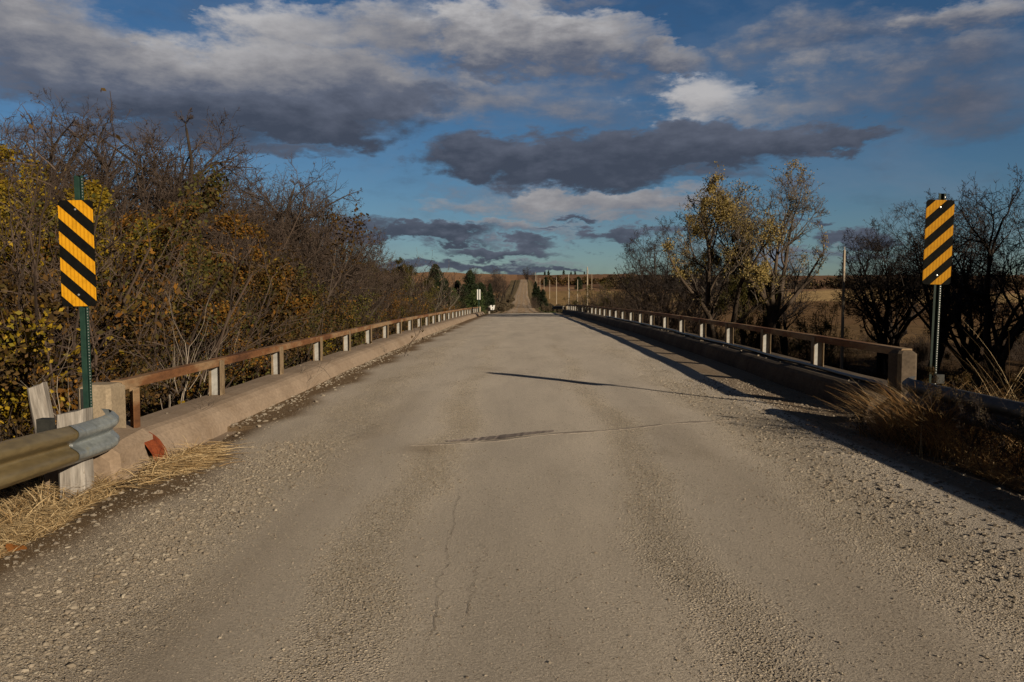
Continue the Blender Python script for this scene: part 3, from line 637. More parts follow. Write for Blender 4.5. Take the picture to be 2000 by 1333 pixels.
for sd_ in (-1, 1):
    for q, y in enumerate(np.arange(14.0, 76, 7.6)):
        pr = [(-3.415, -.02), (-3.465, .06), (-3.553, .172), (-3.625, .219), (-3.70, .238), (-3.9, .249), (-4.10, .244)] if sd_ < 0 else [(4.015, -.02), (4.055, .10), (4.095, .222), (4.135, .268), (4.20, .289), (4.5, .294), (4.72, .289)]
        jj = MB().loft(np.array([[(x, yv, pl(x, yv) + z) for x, z in pr] for yv in (y - .006, y + .006)]), cap=False, closed=False)
        bpart(jj, 'curb_joint', 'sign_black')
# end block of left curb, and pillars at the four ends
def pillar(x0, x1, y0, y1, top, chx=0):
    m = MB(); z0 = -.5; c = .035
    r = []
    for z, ins in ((z0, 0), (top - c, 0), (top, c)):
        xa, xb, ya, yb = x0 + ins, x1 - ins, y0 + ins, y1 - ins
        r.append([(xa + c, ya, z), (xb - c, ya, z), (xb, ya + c, z), (xb, yb - c, z), (xb - c, yb, z), (xa + c, yb, z), (xa, yb - c, z), (xa, ya + c, z)])
    return m.loft(r)
bpart(pillar(-4.20, -3.88, 7.27, 7.60, pl(-3.9, 7.5) + .70), 'end_pillar', 'pillar_concrete', smooth=False)
p = bpart(pillar(4.40, 4.625, 9.12, 9.42, pl(4.5, 9.3) + .74), 'end_pillar', 'curb_shaded'); p['label'] = 'end pillar with shade darkened into its colour'
bpart(pillar(-4.10, -3.80, 73.2, 73.5, pl(-3.9, 73.5) + .72), 'end_pillar', 'pillar_concrete')
bpart(pillar(4.40, 4.72, 77.4, 77.75, pl(4.5, 77) + .74), 'end_pillar', 'pillar_concrete')
# dark strip proud of the left pillar's front, standing in for a shaded recess
bpart(MB().box(-4.150, -4.085, 7.262, 7.30, -.2, .60), 'pillar_slot_shade', 'dark_steel')
# block in front of the pillar where the curb turns down
rr = []
for y, t, xi in ((6.62, .10, -3.50), (6.70, .16, -3.45), (7.0, .20, -3.44), (7.29, .225, -3.44)):
    rr.append([(xi, y, -.35), (xi - .05, y, t - .06), (xi - .14, y, t), (-4.1, y, t + .01), (-4.12, y, -.35)])
bpart(MB().loft(np.array(rr)), 'curb_end', 'concrete')
# rusty steel joint plate bent over the left curb
pr = [(-3.385, -.13), (-3.44, .06), (-3.50, .15), (-3.545, .19), (-3.60, .225)]
rr = [[(x + dx, y, pl(x, y) + z + dz) for x, z in pr] for y, dx, dz in ((7.12, .034, .014), (7.38, .034, .014))]
pb = MB(); a = np.array(rr); bpart(pb.loft(np.concatenate([a, a[:, ::-1] - np.array([.010, 0, .006])], 1)), 'joint_plate', 'red_rust')
# railing: rail mesh, H posts as its sub-parts
def rail(side):
    X = XL if side < 0 else XR; y0, y1 = (7.55, 73.3) if side < 0 else (9.2, 77.6); h = .715 if side < 0 else .76; w = .062; hh = .092
    m = MB(); g = np.random.default_rng(11 + side); step = 2.53 * 2; ya = y0; first = (10.04 if side < 0 else 11.97)
    joints = [y0, first] + [first + step * i for i in range(1, 40) if first + step * i < y1 - 1] + [y1]
    for a, b in zip(joints[:-1], joints[1:]):
        dx, dz = g.normal() * .004, g.normal() * .003; rr = []
        for y in np.linspace(a + .004, b - .004, 5):
            z = pl(X, y) + h + dz; s = 1 if side < 0 else -1      # s: towards the road
            pts = [(-w, 0), (w - .012, 0), (w, -.012), (w, -hh), (w - .01, -hh), (w - .01, -.02), (-w + .01, -.02), (-w + .01, -hh), (-w, -hh)]
            rr.append([(X + dx + s * px, y, z + pz) for px, pz in pts])
        rr = np.array(rr)
        if side > 0: rr = rr[:, ::-1]
        m.loft(rr)
    o = bpart(m, 'railing', 'rust'); o['label'] = 'left railing, orange rust in the sun' if side < 0 else 'right railing, dark rust'
    # H post: two flanges facing the road, web across
    hp = MB(); H = .46; s = 1 if side < 0 else -1
    hp.box(-.075, -.067, -.075, .075, 0, H).box(.067, .075, -.075, .075, 0, H); web = MB().box(-.0668, .0668, -.005, .005, 0, H)
    hp.add(web.v[0], web.q[0]); bp_ = hp.build('post', 'post_steel'); me = bp_.data; bpy.data.objects.remove(bp_); me.materials.append(M['post_flange'])
    for q in list(me.polygons)[:12]: q.material_index = 1
    first = 10.04 if side < 0 else 11.97; k = 0
    while first + 2.53 * k < y1 - .3:
        y = first + 2.53 * k; z0 = pl(X, y) + (.235 if side < 0 else .28)
        c = bpy.data.objects.new('post', me); col.objects.link(c); c.parent = o
        c.location = (X, y - 40, z0); c.scale = (1, 1, (pl(X, y) + h - hh * .25 - z0) / H); c.rotation_euler = (0, g.normal() * .006, g.normal() * .03); k += 1
    # end angle against the pillar
    if side < 0:
        e = MB().box(-3.888, -3.792, 7.665, 7.675, .17, .57).box(-3.797, -3.787, 7.55, 7.665, .17, .57); eo = e.build('end_angle', 'rust'); eo.data.transform(Matrix.Translation((0, -40, 0))); eo.parent = o
    return o
rail(-1); rail(1)
# bolts on the pillar-side rail splices are too small to see; black conduit lying on the right curb
hy = np.linspace(8.9, 40, 50); hx = 4.37 + .02 * np.sin(hy * .9) + .012 * np.sin(hy * 2.3); hz = pl(hx, hy) + .29 + .028 + .006 * np.sin(hy * 1.7) + np.maximum(0, (9.4 - hy)) * -.4
tag(MB().tube(np.stack([hx, hy, hz], 1), .028, 10).build('conduit_pipe', 'hose_black', smooth=True), 'black plastic pipe lying along the top of the right curb', 'pipe')

# ------------------------------------------------------------------ guardrails
WPROF = [(0, .155), (.020, .150), (.060, .122), (.078, .108), (.082, .085), (.078, .062), (.055, .042), (.010, .016), (.0, .0)]
WPROF = WPROF + [(a, -b) for a, b in WPROF[::-1][1:]]
_p = np.array(WPROF); _t = np.linspace(0, len(_p) - 1, 40); _k = np.arange(len(_p))
_sm = np.stack([np.interp(_t, _k, _p[:, 0]), np.interp(_t, _k, _p[:, 1])], 1)
for _ in range(1): _sm[1:-1] = (_sm[:-2] + 2 * _sm[1:-1] + _sm[2:]) / 4
WPROF = [tuple(a) for a in _sm]
def wbeam(pts, s, m, th=.004, amp=None):
    """pts: list of (x,y,ztop); s: +1 if the road is on the +x side"""
    rr = []
    for i, (x, y, z) in enumerate(pts):
        k = 1 if amp is None else amp[i]
        out = [(x + s * (a * k), y, z - .155 + b) for a, b in WPROF]; inn = [(x + s * (a * k - th), y, z - .155 + b) for a, b in WPROF[::-1]]
        rr.append(out + inn)
    rr = np.array(rr)
    if s < 0: rr = rr[:, ::-1]
    return m.loft(rr, cap=False)
def timber(w, d, h, top_slant=.02, seed=0):
    g = np.random.default_rng(seed); rr = []
    for z in (-.5, 0, h * .5, h * .85, h):
        j = g.normal(size=(8, 2)) * .004; c = .018
        base = [(-w + c, -d), (w - c, -d), (w, -d + c), (w, d - c), (w - c, d), (-w + c, d), (-w, d - c), (-w, -d + c)]
        rr.append([(x + j[i, 0], y + j[i, 1], z + (top_slant * (x / w) if z == h else 0) + (g.normal() * .006 if z == h else 0)) for i, (x, y) in enumerate(base)])
    return MB().loft(np.array(rr))
gl = empty('guardrail', (-3.4, 3, 0)); tag(gl, 'weathered steel guardrail on the left shoulder with a grey flared end', 'guardrail')
def loc(o, root): o.data.transform(Matrix.Translation((-root.location.x, -root.location.y, -root.location.z))); o.parent = root; return o
def glp(y): return (float(np.interp(y, [-4, 3, 5.05, 6.3], [-3.30, -3.30, -3.375, -3.575])), y, float(np.interp(y, [-4, 3, 5.05, 6.3], [.58, .58, .53, .44])))
loc(wbeam([glp(y) for y in np.concatenate([np.linspace(-4, 3, 8), np.linspace(3.3, 6.12, 10)])], 1, MB()).build('beam', 'galvanized', smooth=False), gl)
pts = [(-3.518, 5.98, .468), (-3.538, 6.12, .456), (-3.53, 6.26, .458), (-3.50, 6.42, .47), (-3.485, 6.52, .482), (-3.50, 6.60, .492), (-3.56, 6.66, .498), (-3.64, 6.68, .50)]
eo = wbeam(pts, 1, MB(), amp=[1.03, 1.03, 1.0, .95, .85, .72, .6, .5]); loc(eo.build('end_section', 'galvanized_grey', smooth=False), gl)
def tpost(parent, x, y, h, m, seed, rot=(0, 0, 0), w=.075, d=.10, name='post', lab=None):
    o = timber(w, d, h, .02, seed).build(name, m, parent); z = hgt(x, y)
    o.location = (x - parent.location.x, y - parent.location.y, z); o.rotation_euler = rot
    if lab: o['label'] = lab
    return o
zq = hgt(-3.70, 6.38)
p1 = tpost(gl, -3.70, 6.38, .525 - zq, 'wood_grey', 2, (0, 0, R(4)), .105, .10)
tpost(gl, -3.50, 4.2, .68, 'wood_grey', 3); tpost(gl, -3.44, 2.3, .68, 'wood_grey', 4); tpost(gl, -3.46, .4, .68, 'wood_grey', 8)
for y in (6.0, 4.2, 2.3): 
    q = glp(y); loc(MB().tube([(q[0] - .02, y, q[2] - .155), (q[0] + .016, y, q[2] - .155)], .016, 8).build('bolt', 'bolt'), gl)
loc(MB().box(-3.72, -3.62, 5.90, 5.98, .40, .53).build('bracket', 'dark_steel'), gl)
op = empty('wooden_post', (-4.16, 6.9, hgt(-4.16, 6.9))); tag(op, 'leaning grey wooden post standing behind the left guardrail', 'post')
ob = timber(.068, .07, .70 - hgt(-4.16, 6.9), .015, 5).build('post_body', 'wood_grey', op); ob.rotation_euler = (R(2), R(-8), R(12))
gr = empty('guardrail', (4.1, 4, 0)); tag(gr, 'shadowed steel guardrail half buried in tall dry grass on the right shoulder', 'guardrail')
pts = [(4.10 + .02 * (7.6 - y), y, .60) for y in np.linspace(-6, 7.75, 14)]
loc(wbeam(pts, -1, MB()).build('beam', 'galvanized_shaded', smooth=True), gr)
pts = [(4.095, 7.72, .605), (4.09, 7.9, .607), (4.07, 8.1, .61), (4.09, 8.26, .615), (4.16, 8.36, .615), (4.24, 8.4, .615)]
loc(wbeam(pts, -1, MB(), amp=[1.02, 1, 1, .85, .65, .5]).build('end_section', 'galvanized_shaded', smooth=True), gr)
tpost(gr, 4.27, 8.28, .80, 'wood_grey', 12, (0, 0, R(-3)), .09, .10)
for i, y in enumerate((5.2, 3.3, 1.4, -.5)): tpost(gr, 4.30 + .02 * (7.6 - y), y, .72, 'wood_grey', 13 + i)
loc(MB().box(4.15, 4.23, 7.82, 7.88, .60, .69).build('bracket', 'dark_steel'), gr)
# far guardrail ends
fg = empty('guardrail', (-3.0, 75, pl(-3, 75))); tag(fg, 'far left guardrail with a white flared end beyond the bridge', 'guardrail')
fb = wbeam([(-3.02, 75.3, .62), (-2.9, 76, .62), (-3.0, 84, .45)], 1, MB()); o = fb.build('beam', 'galvanized_grey', fg); o.data.transform(Matrix.Translation((3.0, -75, 0)))
fe = MB()
for dx, tl in ((-.10, .25), (.14, -.25)):
    fe.loft(np.array([[(dx - .07 + tl * .1, 0, .37), (dx + .07 + tl * .1, 0, .40), (dx + .07 + tl * .1, .03, .40), (dx - .07 + tl * .1, .03, .37)], [(dx - .09 - tl * .1, 0, .80), (dx + .09 - tl * .1, 0, .83), (dx + .09 - tl * .1, .03, .83), (dx - .09 - tl * .1, .03, .80)]]))
fe.box(-.06, .1, .01, .028, .54, .66)
o = fe.build('end_section', 'white_metal', fg); o.location = (.22, .1, 0)
o = timber(.08, .1, .7, .02, 9).build('post', 'wood_grey', fg); o.location = (-.1, .6, 0)
fg2 = empty('guardrail', (3.95, 78.2, pl(3.9, 78))); tag(fg2, 'far right guardrail end, dark against the field', 'guardrail')
o = wbeam([(4.45, 78.4, .62), (4.0, 81, .6), (3.4, 84, .56)], -1, MB()).build('beam', 'dark_steel', fg2); o.data.transform(Matrix.Translation((-3.95, -78.2, 0)))
o = timber(.08, .1, .66, .02, 10).build('post', 'wood_grey', fg2); o.location = (.3, .5, 0)

# ------------------------------------------------------------------ object marker signs
def marker(name, loc_, hbot, side, label, post_top=.25, lean=(0, 0), mate='sign_amber', zb=-.3, rz=0, postm='green_paint', off=0, panelm='white_metal'):
    root = empty(name, loc_, rz); tag(root, label, 'sign'); root.rotation_euler = (lean[0], lean[1], rz)
    w, h, rad = .1524, .9144, .035
    pts = []
    for cx, cz, a0 in ((w - rad, h - rad, 0), (-w + rad, h - rad, 90), (-w + rad, rad, 180), (w - rad, rad, 270)):
        for k in range(7): a = R(a0 + 15 * k); pts.append((cx + rad * math.cos(a), cz + rad * math.sin(a)))
    if side == 0:   # back of a sign
        pass
    # front faces -y; stripes cut by clipping the outline against 45 degree bands
    def clip(poly, a, b, c):
        out = []
        for i in range(len(poly)):
            p, q = poly[i], poly[(i + 1) % len(poly)]; dp, dq = a * p[0] + b * p[1] - c, a * q[0] + b * q[1] - c
            if dp >= 0: out.append(p)
            if dp * dq < 0: t = dp / (dp - dq); out.append((p[0] + t * (q[0] - p[0]), p[1] + t * (q[1] - p[1])))
        return out
    plate = MB(); ring0 = [(x + off, -.0015, hbot + z) for x, z in pts]; ring1 = [(x + off, .0015, hbot + z) for x, z in pts]
    plate.loft(np.array([ring0, ring1])); pn = plate.build('panel', 'sign_black' if side else panelm, root)
    if side:
        st = MB(); slope = .89 if side < 0 else .92; pitch = .2245; band = .111
        for k in range(-2, 8):
            c0 = -.0435 + k * pitch if side < 0 else -.0475 + k * pitch
            a = side * -slope * -1
            # line value v = z + side*slope*x ; left sign stripes fall to the right (towards the road)
            A = slope if side < 0 else -slope
            poly = clip(pts, A, 1, c0); poly = clip(poly, -A, -1, -(c0 + band)) if len(poly) > 2 else poly
            if len(poly) < 3: continue
            cx = sum(p[0] for p in poly) / len(poly); cz = sum(p[1] for p in poly) / len(poly)
            V = [(x * .992 + off, -.0022, hbot + h / 2 + (z - h / 2) * .997) for x, z in poly] + [(cx * .992 + off, -.0022, hbot + h / 2 + (cz - h / 2) * .997)]
            n = len(poly); st.add(V, None, [(i, (i + 1) % n, n) for i in range(n)])
        st.build('stripes', mate, pn)
        for z in (.10, h - .08):
            bo = MB(); bo.tube([(off, -.008, hbot + z), (off, -.002, hbot + z)], .0085, 10); bo.add([(off + .0085 * math.cos(a), -.008, hbot + z + .0085 * math.sin(a)) for a in np.arange(10) * .628] + [(off, -.0095, hbot + z)], None, [(i, (i + 1) % 10, 10) for i in range(10)])
            bo.build('bolt', 'bolt', pn)
    # U channel post with punched holes shown as small pale dots on the flange
    top = hbot + h + post_top; pm_ = MB(); t = .004; wz = .040
    prof_ = [(-wz, .0), (-wz, t), (-.020, t), (-.016, .030), (.016, .030), (.020, t), (wz, t), (wz, 0), (.017, 0), (.012, .025), (-.012, .025), (-.017, 0)]
    pm_.loft(np.array([[(x, y + .003, z) for x, y in prof_][::-1] for z in np.linspace(zb, top, 6)][::-1])); po = pm_.build('post', postm, root)
    hm = MB(); z = zb + .35
    while z < top - .02:
        for xx in (0.030,):
            if not (hbot - .01 < z < hbot + h + .01): hm.add([(xx + .004 * math.cos(a), .0022, z + .006 * math.sin(a)) for a in np.arange(8) * .785], [(0, 1, 2, 3), (0, 3, 4, 7), (4, 5, 6, 7)])
        z += .0254
    hm.build('punched_holes', 'bolt' if side else 'dark_steel', po)['kind'] = 'stuff'
    return root
zl = hgt(-3.8, 6.75)
marker('hazard_marker_sign', (-3.775, 6.73, zl), 1.385 - zl, -1, 'black and amber striped marker sign on a green post by the left guardrail', .21, (R(-.2), R(-.75)), off=-.035)
zr = hgt(4.50, 8.6)
marker('hazard_marker_sign', (4.50, 8.6, zr), 1.60 - zr, 1, 'black and amber striped marker sign on a post beside the right pillar', .07, (R(.3), R(1.1)), zb=-.5, off=-.02, mate='sign_amber_dim', postm='green_dark')
marker('hazard_marker_sign', (-3.8, 70, pl(-3.8, 70) + .2), 1.16, 0, 'pale back of a marker sign at the far end of the left railing', .1, rz=math.pi)
marker('hazard_marker_sign', (4.75, 77, pl(4.7, 77)), 1.45, 0, 'marker sign seen almost edge on at the far end of the right railing', .08, rz=R(78), postm='dark_steel', panelm='galvanized_grey')
stake = empty('stake', (4.60, 8.75, hgt(4.6, 8.75))); tag(stake, 'short pale wooden stake in the grass beside the right sign post', 'stake')
o = timber(.02, .02, 1.0, .01, 21).build('stake_body', 'pole_wood', stake); o.rotation_euler = (0, R(3), 0)

# ------------------------------------------------------------------ poles
def pole(x, y, top, r=.11, label='', group=None, arm=False, name='utility_pole', zb=None):
    zb = hgt(x, y) if zb is None else zb; root = empty(name, (x, y, zb)); tag(root, label, 'pole', group)
    H = top - zb; MB().tube([(0, 0, -.5), (0, 0, H * .5), (0, 0, H)], [r * 1.1, r, r * .75], 10).add([(r * .75 * math.cos(a), r * .75 * math.sin(a), H) for a in np.arange(10) * .628], None, [(0, i, i + 1) for i in range(1, 9)]).build('shaft', 'pole_wood', root, smooth=True)
    ins = MB().tube([(0, 0, H - .02), (0, 0, H + .18)], .035, 6); ins.build('insulator', 'bolt', root)
    if arm:
        MB().box(-.18, .18, -.12, .22, H * .86, H * .86 + .7).build('transformer', 'galvanized_grey', root, bevel=.05)
    return root
def ez(py, Y): return EYE + (HY - py) * Y / F
pole(at(1647, 44), 44, ez(490, 44), .085, 'tall bare pole standing in the ravine behind the right railing')
PG = 'thin roadside poles receding along the far dirt road'
far_poles = [(1147, 150, 523, .14, 'tallest far pole with a transformer near its top', True), (1110.4, 165, 538, .11, 'far roadside pole just above the end of the right railing', False),
 (1128, 190, 548, .10, 'far pole between the tallest pole and the railing end', False), (1086.7, 215, 543, .10, 'far roadside pole left of the marker sign at the railing end', False),
 (1073.5, 270, 548, .10, 'far roadside pole right of the roadside cedar', False), (1062.5, 330, 546, .10, 'far roadside pole behind the upper edge of the cedar', False),
 (1054.6, 390, 544, .11, 'third pole from the crest of the far hill', False), (1048.4, 450, 538, .12, 'second pole from the crest of the far hill', False),
 (1045.7, 520, 532, .13, 'pole nearest the crest of the far hill', False), (1155.7, 420, 535, .14, 'distant pole on the hillside right of the tallest far pole', False)]
for px, Y, ty, r, lab, arm in far_poles: pole(at(px, Y), Y, ez(ty, Y), r, lab, PG, arm)

# ------------------------------------------------------------------ vegetation prototypes
protos = {}; HT = {}
def true_height(root):
    h = 0
    for ch in root.children:
        n = len(ch.data.vertices); a = np.empty(n * 3, np.float32); ch.data.vertices.foreach_get('co', a); h = max(h, float(np.percentile(a[2::3], 99.6)))
    return h
def place(key, x, y, sc, label, cat, group=None, rz=None, z=None, sx=None, tilt=(0, 0)):
    root, used = protos[key]
    if used: o = copy_tree(root)
    else: o = root; protos[key] = (root, True)
    o.location = (x, y, hgt(x, y) if z is None else z); o.scale = (sc if sx is None else sx, sc if sx is None else sx, sc)
    o.rotation_euler = (tilt[0], tilt[1], random.uniform(0, 6.28) if rz is None else rz)
    for k in ('group',):
        if k in o: del o[k]
    tag(o, label, cat, group); return o
def proto(key, root): protos[key] = (root, False); HT[key] = true_height(root)
def topscale(x, y, py, k): return (ez(py, y) - hgt(x, y)) / HT[k]
bk_ = dict(barkm='bark_wood', twig=.006)
proto('bareA', tree_mesh(1, 10, .30, 1, k=(9, 7, 8, 6, 4), spread=.62, thick=.34, env=(0, 0, 6.7, 3.2, 3.4), **bk_))
proto('bareB', tree_mesh(2, 10, .26, 2, k=(6, 7, 8, 6, 4), spread=.62, thick=.36, env=(0, 0, 6.6, 3.4, 3.5), **bk_))
proto('bareC', tree_mesh(3, 10, .26, 1, k=(11, 7, 8, 6, 4), spread=.85, thick=.38, trop=.04, env=(0, 0, 6.2, 4.3, 3.8), **bk_))
proto('bareD', tree_mesh(14, 10, .22, 3, k=(5, 7, 8, 6, 4), spread=.70, thick=.36, trop=.05, env=(0, 0, 6.4, 3.8, 3.7), **bk_))
proto('yellowA', tree_mesh(5, 10, .25, 1, k=(6, 6, 6, 6), spread=.6, thick=.24, twigm='twig_shrub', leaf='leaf_yellow', leafn=80000, leafsize=.105, name='leafy_tree', env=(0, 0, 6.0, 3.4, 4.2)))
proto('oakA', tree_mesh(6, 10, .22, 1, k=(8, 6, 6, 5), spread=.60, thick=.26, twigm='twig_shrub', leaf='leaf_orange', leafn=95000, leafsize=.115, name='leafy_tree', trop=.05, env=(0, 0, 5.4, 3.9, 4.7)))
proto('brownA', tree_mesh(8, 10, .2, 2, k=(6, 6, 6, 5), spread=.52, thick=.22, leaf='leaf_brown', leafn=70000, leafsize=.105, name='leafy_tree', trop=.05, env=(0, 0, 5.2, 4.2, 4.9)))
proto('oliveA', tree_mesh(9, 10, .2, 2, k=(6, 6, 6, 5), spread=.52, thick=.22, twigm='twig_shrub', leaf='leaf_olive', leafn=70000, leafsize=.105, name='leafy_tree', trop=.05, env=(0, 0, 5.4, 3.8, 4.7)))
proto('darkA', tree_mesh(31, 10, .20, 2, k=(8, 7, 8, 6, 4), spread=.85, thick=.34, barkm='bark_dark', twigm='twig_dark', twig=.009, trop=.05, env=(0, 0, 6.2, 4.3, 3.8)))
proto('darkB', tree_mesh(32, 10, .28, 1, k=(8, 7, 8, 6, 4), spread=.75, thick=.34, barkm='bark_dark', twigm='twig_dark', twig=.009, trop=.06, env=(0, 0, 6.4, 3.6, 3.7)))
proto('bushBrown', bush_mesh(41, 3, 1.6, 26, 'leaf_brown', 11000, .050))
proto('bushOlive', bush_mesh(42, 3, 1.6, 26, 'leaf_olive', 11000, .050))
proto('bushYellow', bush_mesh(43, 3, 1.6, 24, 'leaf_yellow', 7000, .055))
proto('bushOrange', bush_mesh(44, 3, 1.6, 24, 'leaf_orange', 9000, .055))
proto('bushBare', bush_mesh(45, 3, 1.9, 46, 'leaf_brown', 1200, .045, k=(9, 8), twigm='twig_brown'))
proto('bushGrey', bush_mesh(46, 3, 1.6, 28, 'leaf_tan', 260, .06, k=(8, 6), twigm='twig_grey'))
proto('bushDark', bush_mesh(47, 3, 1.7, 30, 'leaf_dull', 2600, .075, k=(8, 6), twigm='twig_dark'))
proto('sapling', tree_mesh(48, 5, .45, 1, k=(4, 4, 3), spread=.4, thick=.035, barkm='bark_pale', twigm='twig_grey', name='sapling', twig=.004, wob=.08))
proto('cedarA', cedar_mesh(51, 6, 2.0)); proto('cedarB', cedar_mesh(52, 6, 1.5, round_=.8)); proto('cedarC', cedar_mesh(53, 5, 2.2, 7000, 'cedar_light', .24, round_=.35))

# ---- left wood
GL = 'bare trees of the wood left of the bridge'
LB = [ # px, depth, top py, proto, label
 (15, 21, 210, 'bareA', 'tall bare tree at the far left edge behind the yellow leaves'),
 (105, 25, 235, 'bareB', 'tall bare tree rising just left of the left sign post'),
 (225, 26, 240, 'bareC', 'bare tree with dense reddish twigs just right of the left sign'),
 (312, 27, 245, 'bareA', 'tall bare tree with a thick upright trunk second right of the left sign'),
 (392, 30, 275, 'bareD', 'many-stemmed bare tree behind the orange oak'),
 (455, 33, 295, 'bareB', 'forking bare tree just right of the orange oak'),
 (525, 33, 318, 'bareC', 'spreading bare tree at the middle of the left wood'),
 (590, 36, 330, 'bareA', 'bare tree leaning toward the bridge, next to last of the tall ones'),
 (640, 41, 375, 'bareD', 'wide low bare tree reaching over the left railing'),
 (682, 48, 455, 'bareC', 'small bare tree at the right end of the left wood')]
for px, Y, py, k, lab in LB:
    Y += 5
    x = at(px, Y); s = topscale(x, Y, py, k); place(k, x, Y, s, lab, 'tree', GL, sx=s * .95)
for i, (px, Y, py) in enumerate([(-60, 24, 240), (62, 36, 300), (170, 40, 310), (350, 44, 345), (430, 50, 370), (500, 52, 385), (570, 58, 405), (655, 64, 462)]):
    kk = ['bareB', 'bareD', 'bareA', 'bareC'][i % 4]; x = at(px, Y); s = topscale(x, Y, py, kk); place(kk, x, Y, s, 'back-row bare tree ' + ['just off the left edge of the photo', 'behind the yellow-leaved tree at the left edge', 'directly behind the left marker sign', 'behind the left half of the orange oak', 'behind the right half of the orange oak', 'behind the spreading bare tree', 'behind the leaning bare tree', 'behind the wide low bare tree'][i], 'tree', 'back row of bare trees in the left wood')
LF = [(18, 17, 285, 'yellowA', 'yellow-leaved tree at the left edge, tallest of the leafy ones'), (95, 20, 430, 'yellowA', 'smaller yellow-leaved tree just left of the left sign'),
 (392, 25, 405, 'oakA', 'rust-orange oak with dense leaves in front of the bare trees'), (240, 23, 545, 'brownA', 'brown-leaved tree just right of the left sign'),
 (310, 22, 520, 'oliveA', 'olive and yellow tree between the left sign and the orange oak'), (470, 29, 560, 'brownA', 'brown-leaved tree right of the orange oak'),
 (150, 24, 540, 'brownA', 'brown-leaved tree directly behind the left sign'), (385, 18, 590, 'oakA', 'low orange tree leaning over the left railing'),
 (30, 14, 520, 'brownA', 'brown thicket tree at the left edge above the guardrail'), (560, 38, 565, 'brownA', 'dull brown leafy tree in the middle of the left wood'),
 (640, 46, 565, 'oliveA', 'olive leafy tree near the right end of the left wood')]
for px, Y, py, k, lab in LF:
    x = at(px, Y); s = topscale(x, Y, py, k); place(k, x, Y, s, lab, 'tree', 'leafy trees of the left wood', sx=s * (1.15 if py < 450 else 1.3))
g = np.random.default_rng(77)
bl = {'bushBrown': 'brown-leaved shrub in the undergrowth left of the bridge', 'bushOlive': 'olive-green shrub in the undergrowth left of the bridge', 'bushYellow': 'yellow-leaved shrub in the undergrowth left of the bridge', 'bushOrange': 'orange-leaved shrub in the undergrowth left of the bridge', 'bushBare': 'leafless twiggy shrub in the undergrowth left of the bridge', 'bushGrey': 'grey leafless shrub beside the left railing'}
for i in range(190):
    Y = 8 + 52 * g.uniform() ** 1.2; x = (-7.0 if Y < 15 else -6.3) - g.uniform() ** 1.2 * (3 + Y * .34)
    k = g.choice(['bushBrown', 'bushOlive', 'bushYellow', 'bushOrange', 'bushBare', 'bushGrey'], p=[.27, .26, .15, .18, .09, .05])
    zt = hgt(x, Y); hh = g.uniform(.85, 1.5) * (1 if x > -8.5 else 1.45)
    zn = ' beside the near left railing' if Y < 20 else (' beside the middle of the left railing' if Y < 38 else ' beside the far left railing')
    row = ', front row' if x > -9.5 else ', back row'
    place(str(k), x, Y, hh, bl[str(k)].replace(' in the undergrowth left of the bridge', '').replace(' beside the left railing', '') + zn + row, 'shrub', 'undergrowth shrubs left of the bridge')
for i, (px, Y, py) in enumerate([(258, 10.5, 560), (398, 12.5, 560), (335, 12, 640), (505, 20, 600), (80, 9, 640)]):
    x = at(px, Y); s = topscale(x, Y, py, 'sapling')
    place('sapling', x, Y, s, ['slim pale sapling rising above the near end of the left railing', 'slim pale sapling just left of the first railing post', 'leaning pale sapling between the two nearest saplings', 'thin pale sapling beside the third railing post', 'thin sapling behind the leaning wooden post'][i], 'sapling', 'pale saplings beside the left railing')
# shrubs at the far left end of the bridge
for i, (px, Y, py, k, lab) in enumerate([(700, 62, 490, 'bushBare', 'large brown thicket shrub left of the railing middle'), (750, 75, 500, 'bushBare', 'brown thicket shrub above the far half of the left railing'), (800, 84, 515, 'bushGrey', 'pale twiggy shrub near the far left cedars'), (725, 95, 500, 'oliveA', 'green leafy tree at the right end of the left wood'), (795, 105, 508, 'oliveA', 'dark green tree beside the pale twiggy shrub'), (670, 52, 520, 'bushBare', 'tangled bare shrub under the last tall tree'), (620, 44, 540, 'bushBare', 'tangled bare shrub under the wide low tree'), (775, 68, 545, 'bushOlive', 'olive shrub above the far left railing'), (885, 125, 562, 'bushOlive', 'green shrub in front of the left cedars'), (872, 120, 580, 'bushGrey', 'thin brown shrub in the field beyond the left railing')]):
    x = at(px, Y); s = topscale(x, Y, py, k); place(k, x, Y, s, lab, 'shrub' if 'bush' in k else 'tree', sx=s * (1.25 if 'bush' in k else 1))

# ---- far left cedars and trees round the far road
FC = [(850, 150, 518, 'cedarA', 'tall ragged dark cedar left of the far road'), (842, 158, 532, 'cedarB', 'narrow dark cedar on the left side of the tall ragged one'), (868, 150, 545, 'cedarA', 'squat dark cedar between the two tall cedars'), (918, 160, 530, 'cedarA', 'broad dark cedar standing highest near the far road'),
 (893, 165, 549, 'cedarA', 'rounded dark cedar just left of the broad one'), (940, 165, 553, 'cedarA', 'small dark cedar right of the broad one'), (957, 168, 555, 'cedarB', 'small pointed cedar nearest the far road on the left'), (906, 158, 556, 'cedarA', 'low dark cedar at the foot of the broad one'),
 (1046, 190, 551, 'cedarB', 'taller dark cedar on the right verge of the far road'), (1060, 165, 566, 'cedarA', 'rounded dark cedar below the taller one on the right verge'), (1052, 175, 560, 'cedarB', 'middle dark cedar on the right verge'), (928, 98, 567, 'cedarC', 'green cedar bush beside the far left marker sign'),
 (880, 152, 562, 'cedarC', 'lighter green bush in front of the cedar row'), (1136, 120, 560, 'bushOlive', 'olive shrub at the foot of the tallest far pole'), (1165, 115, 560, 'bushBare', 'brown shrub right of the tallest far pole')]
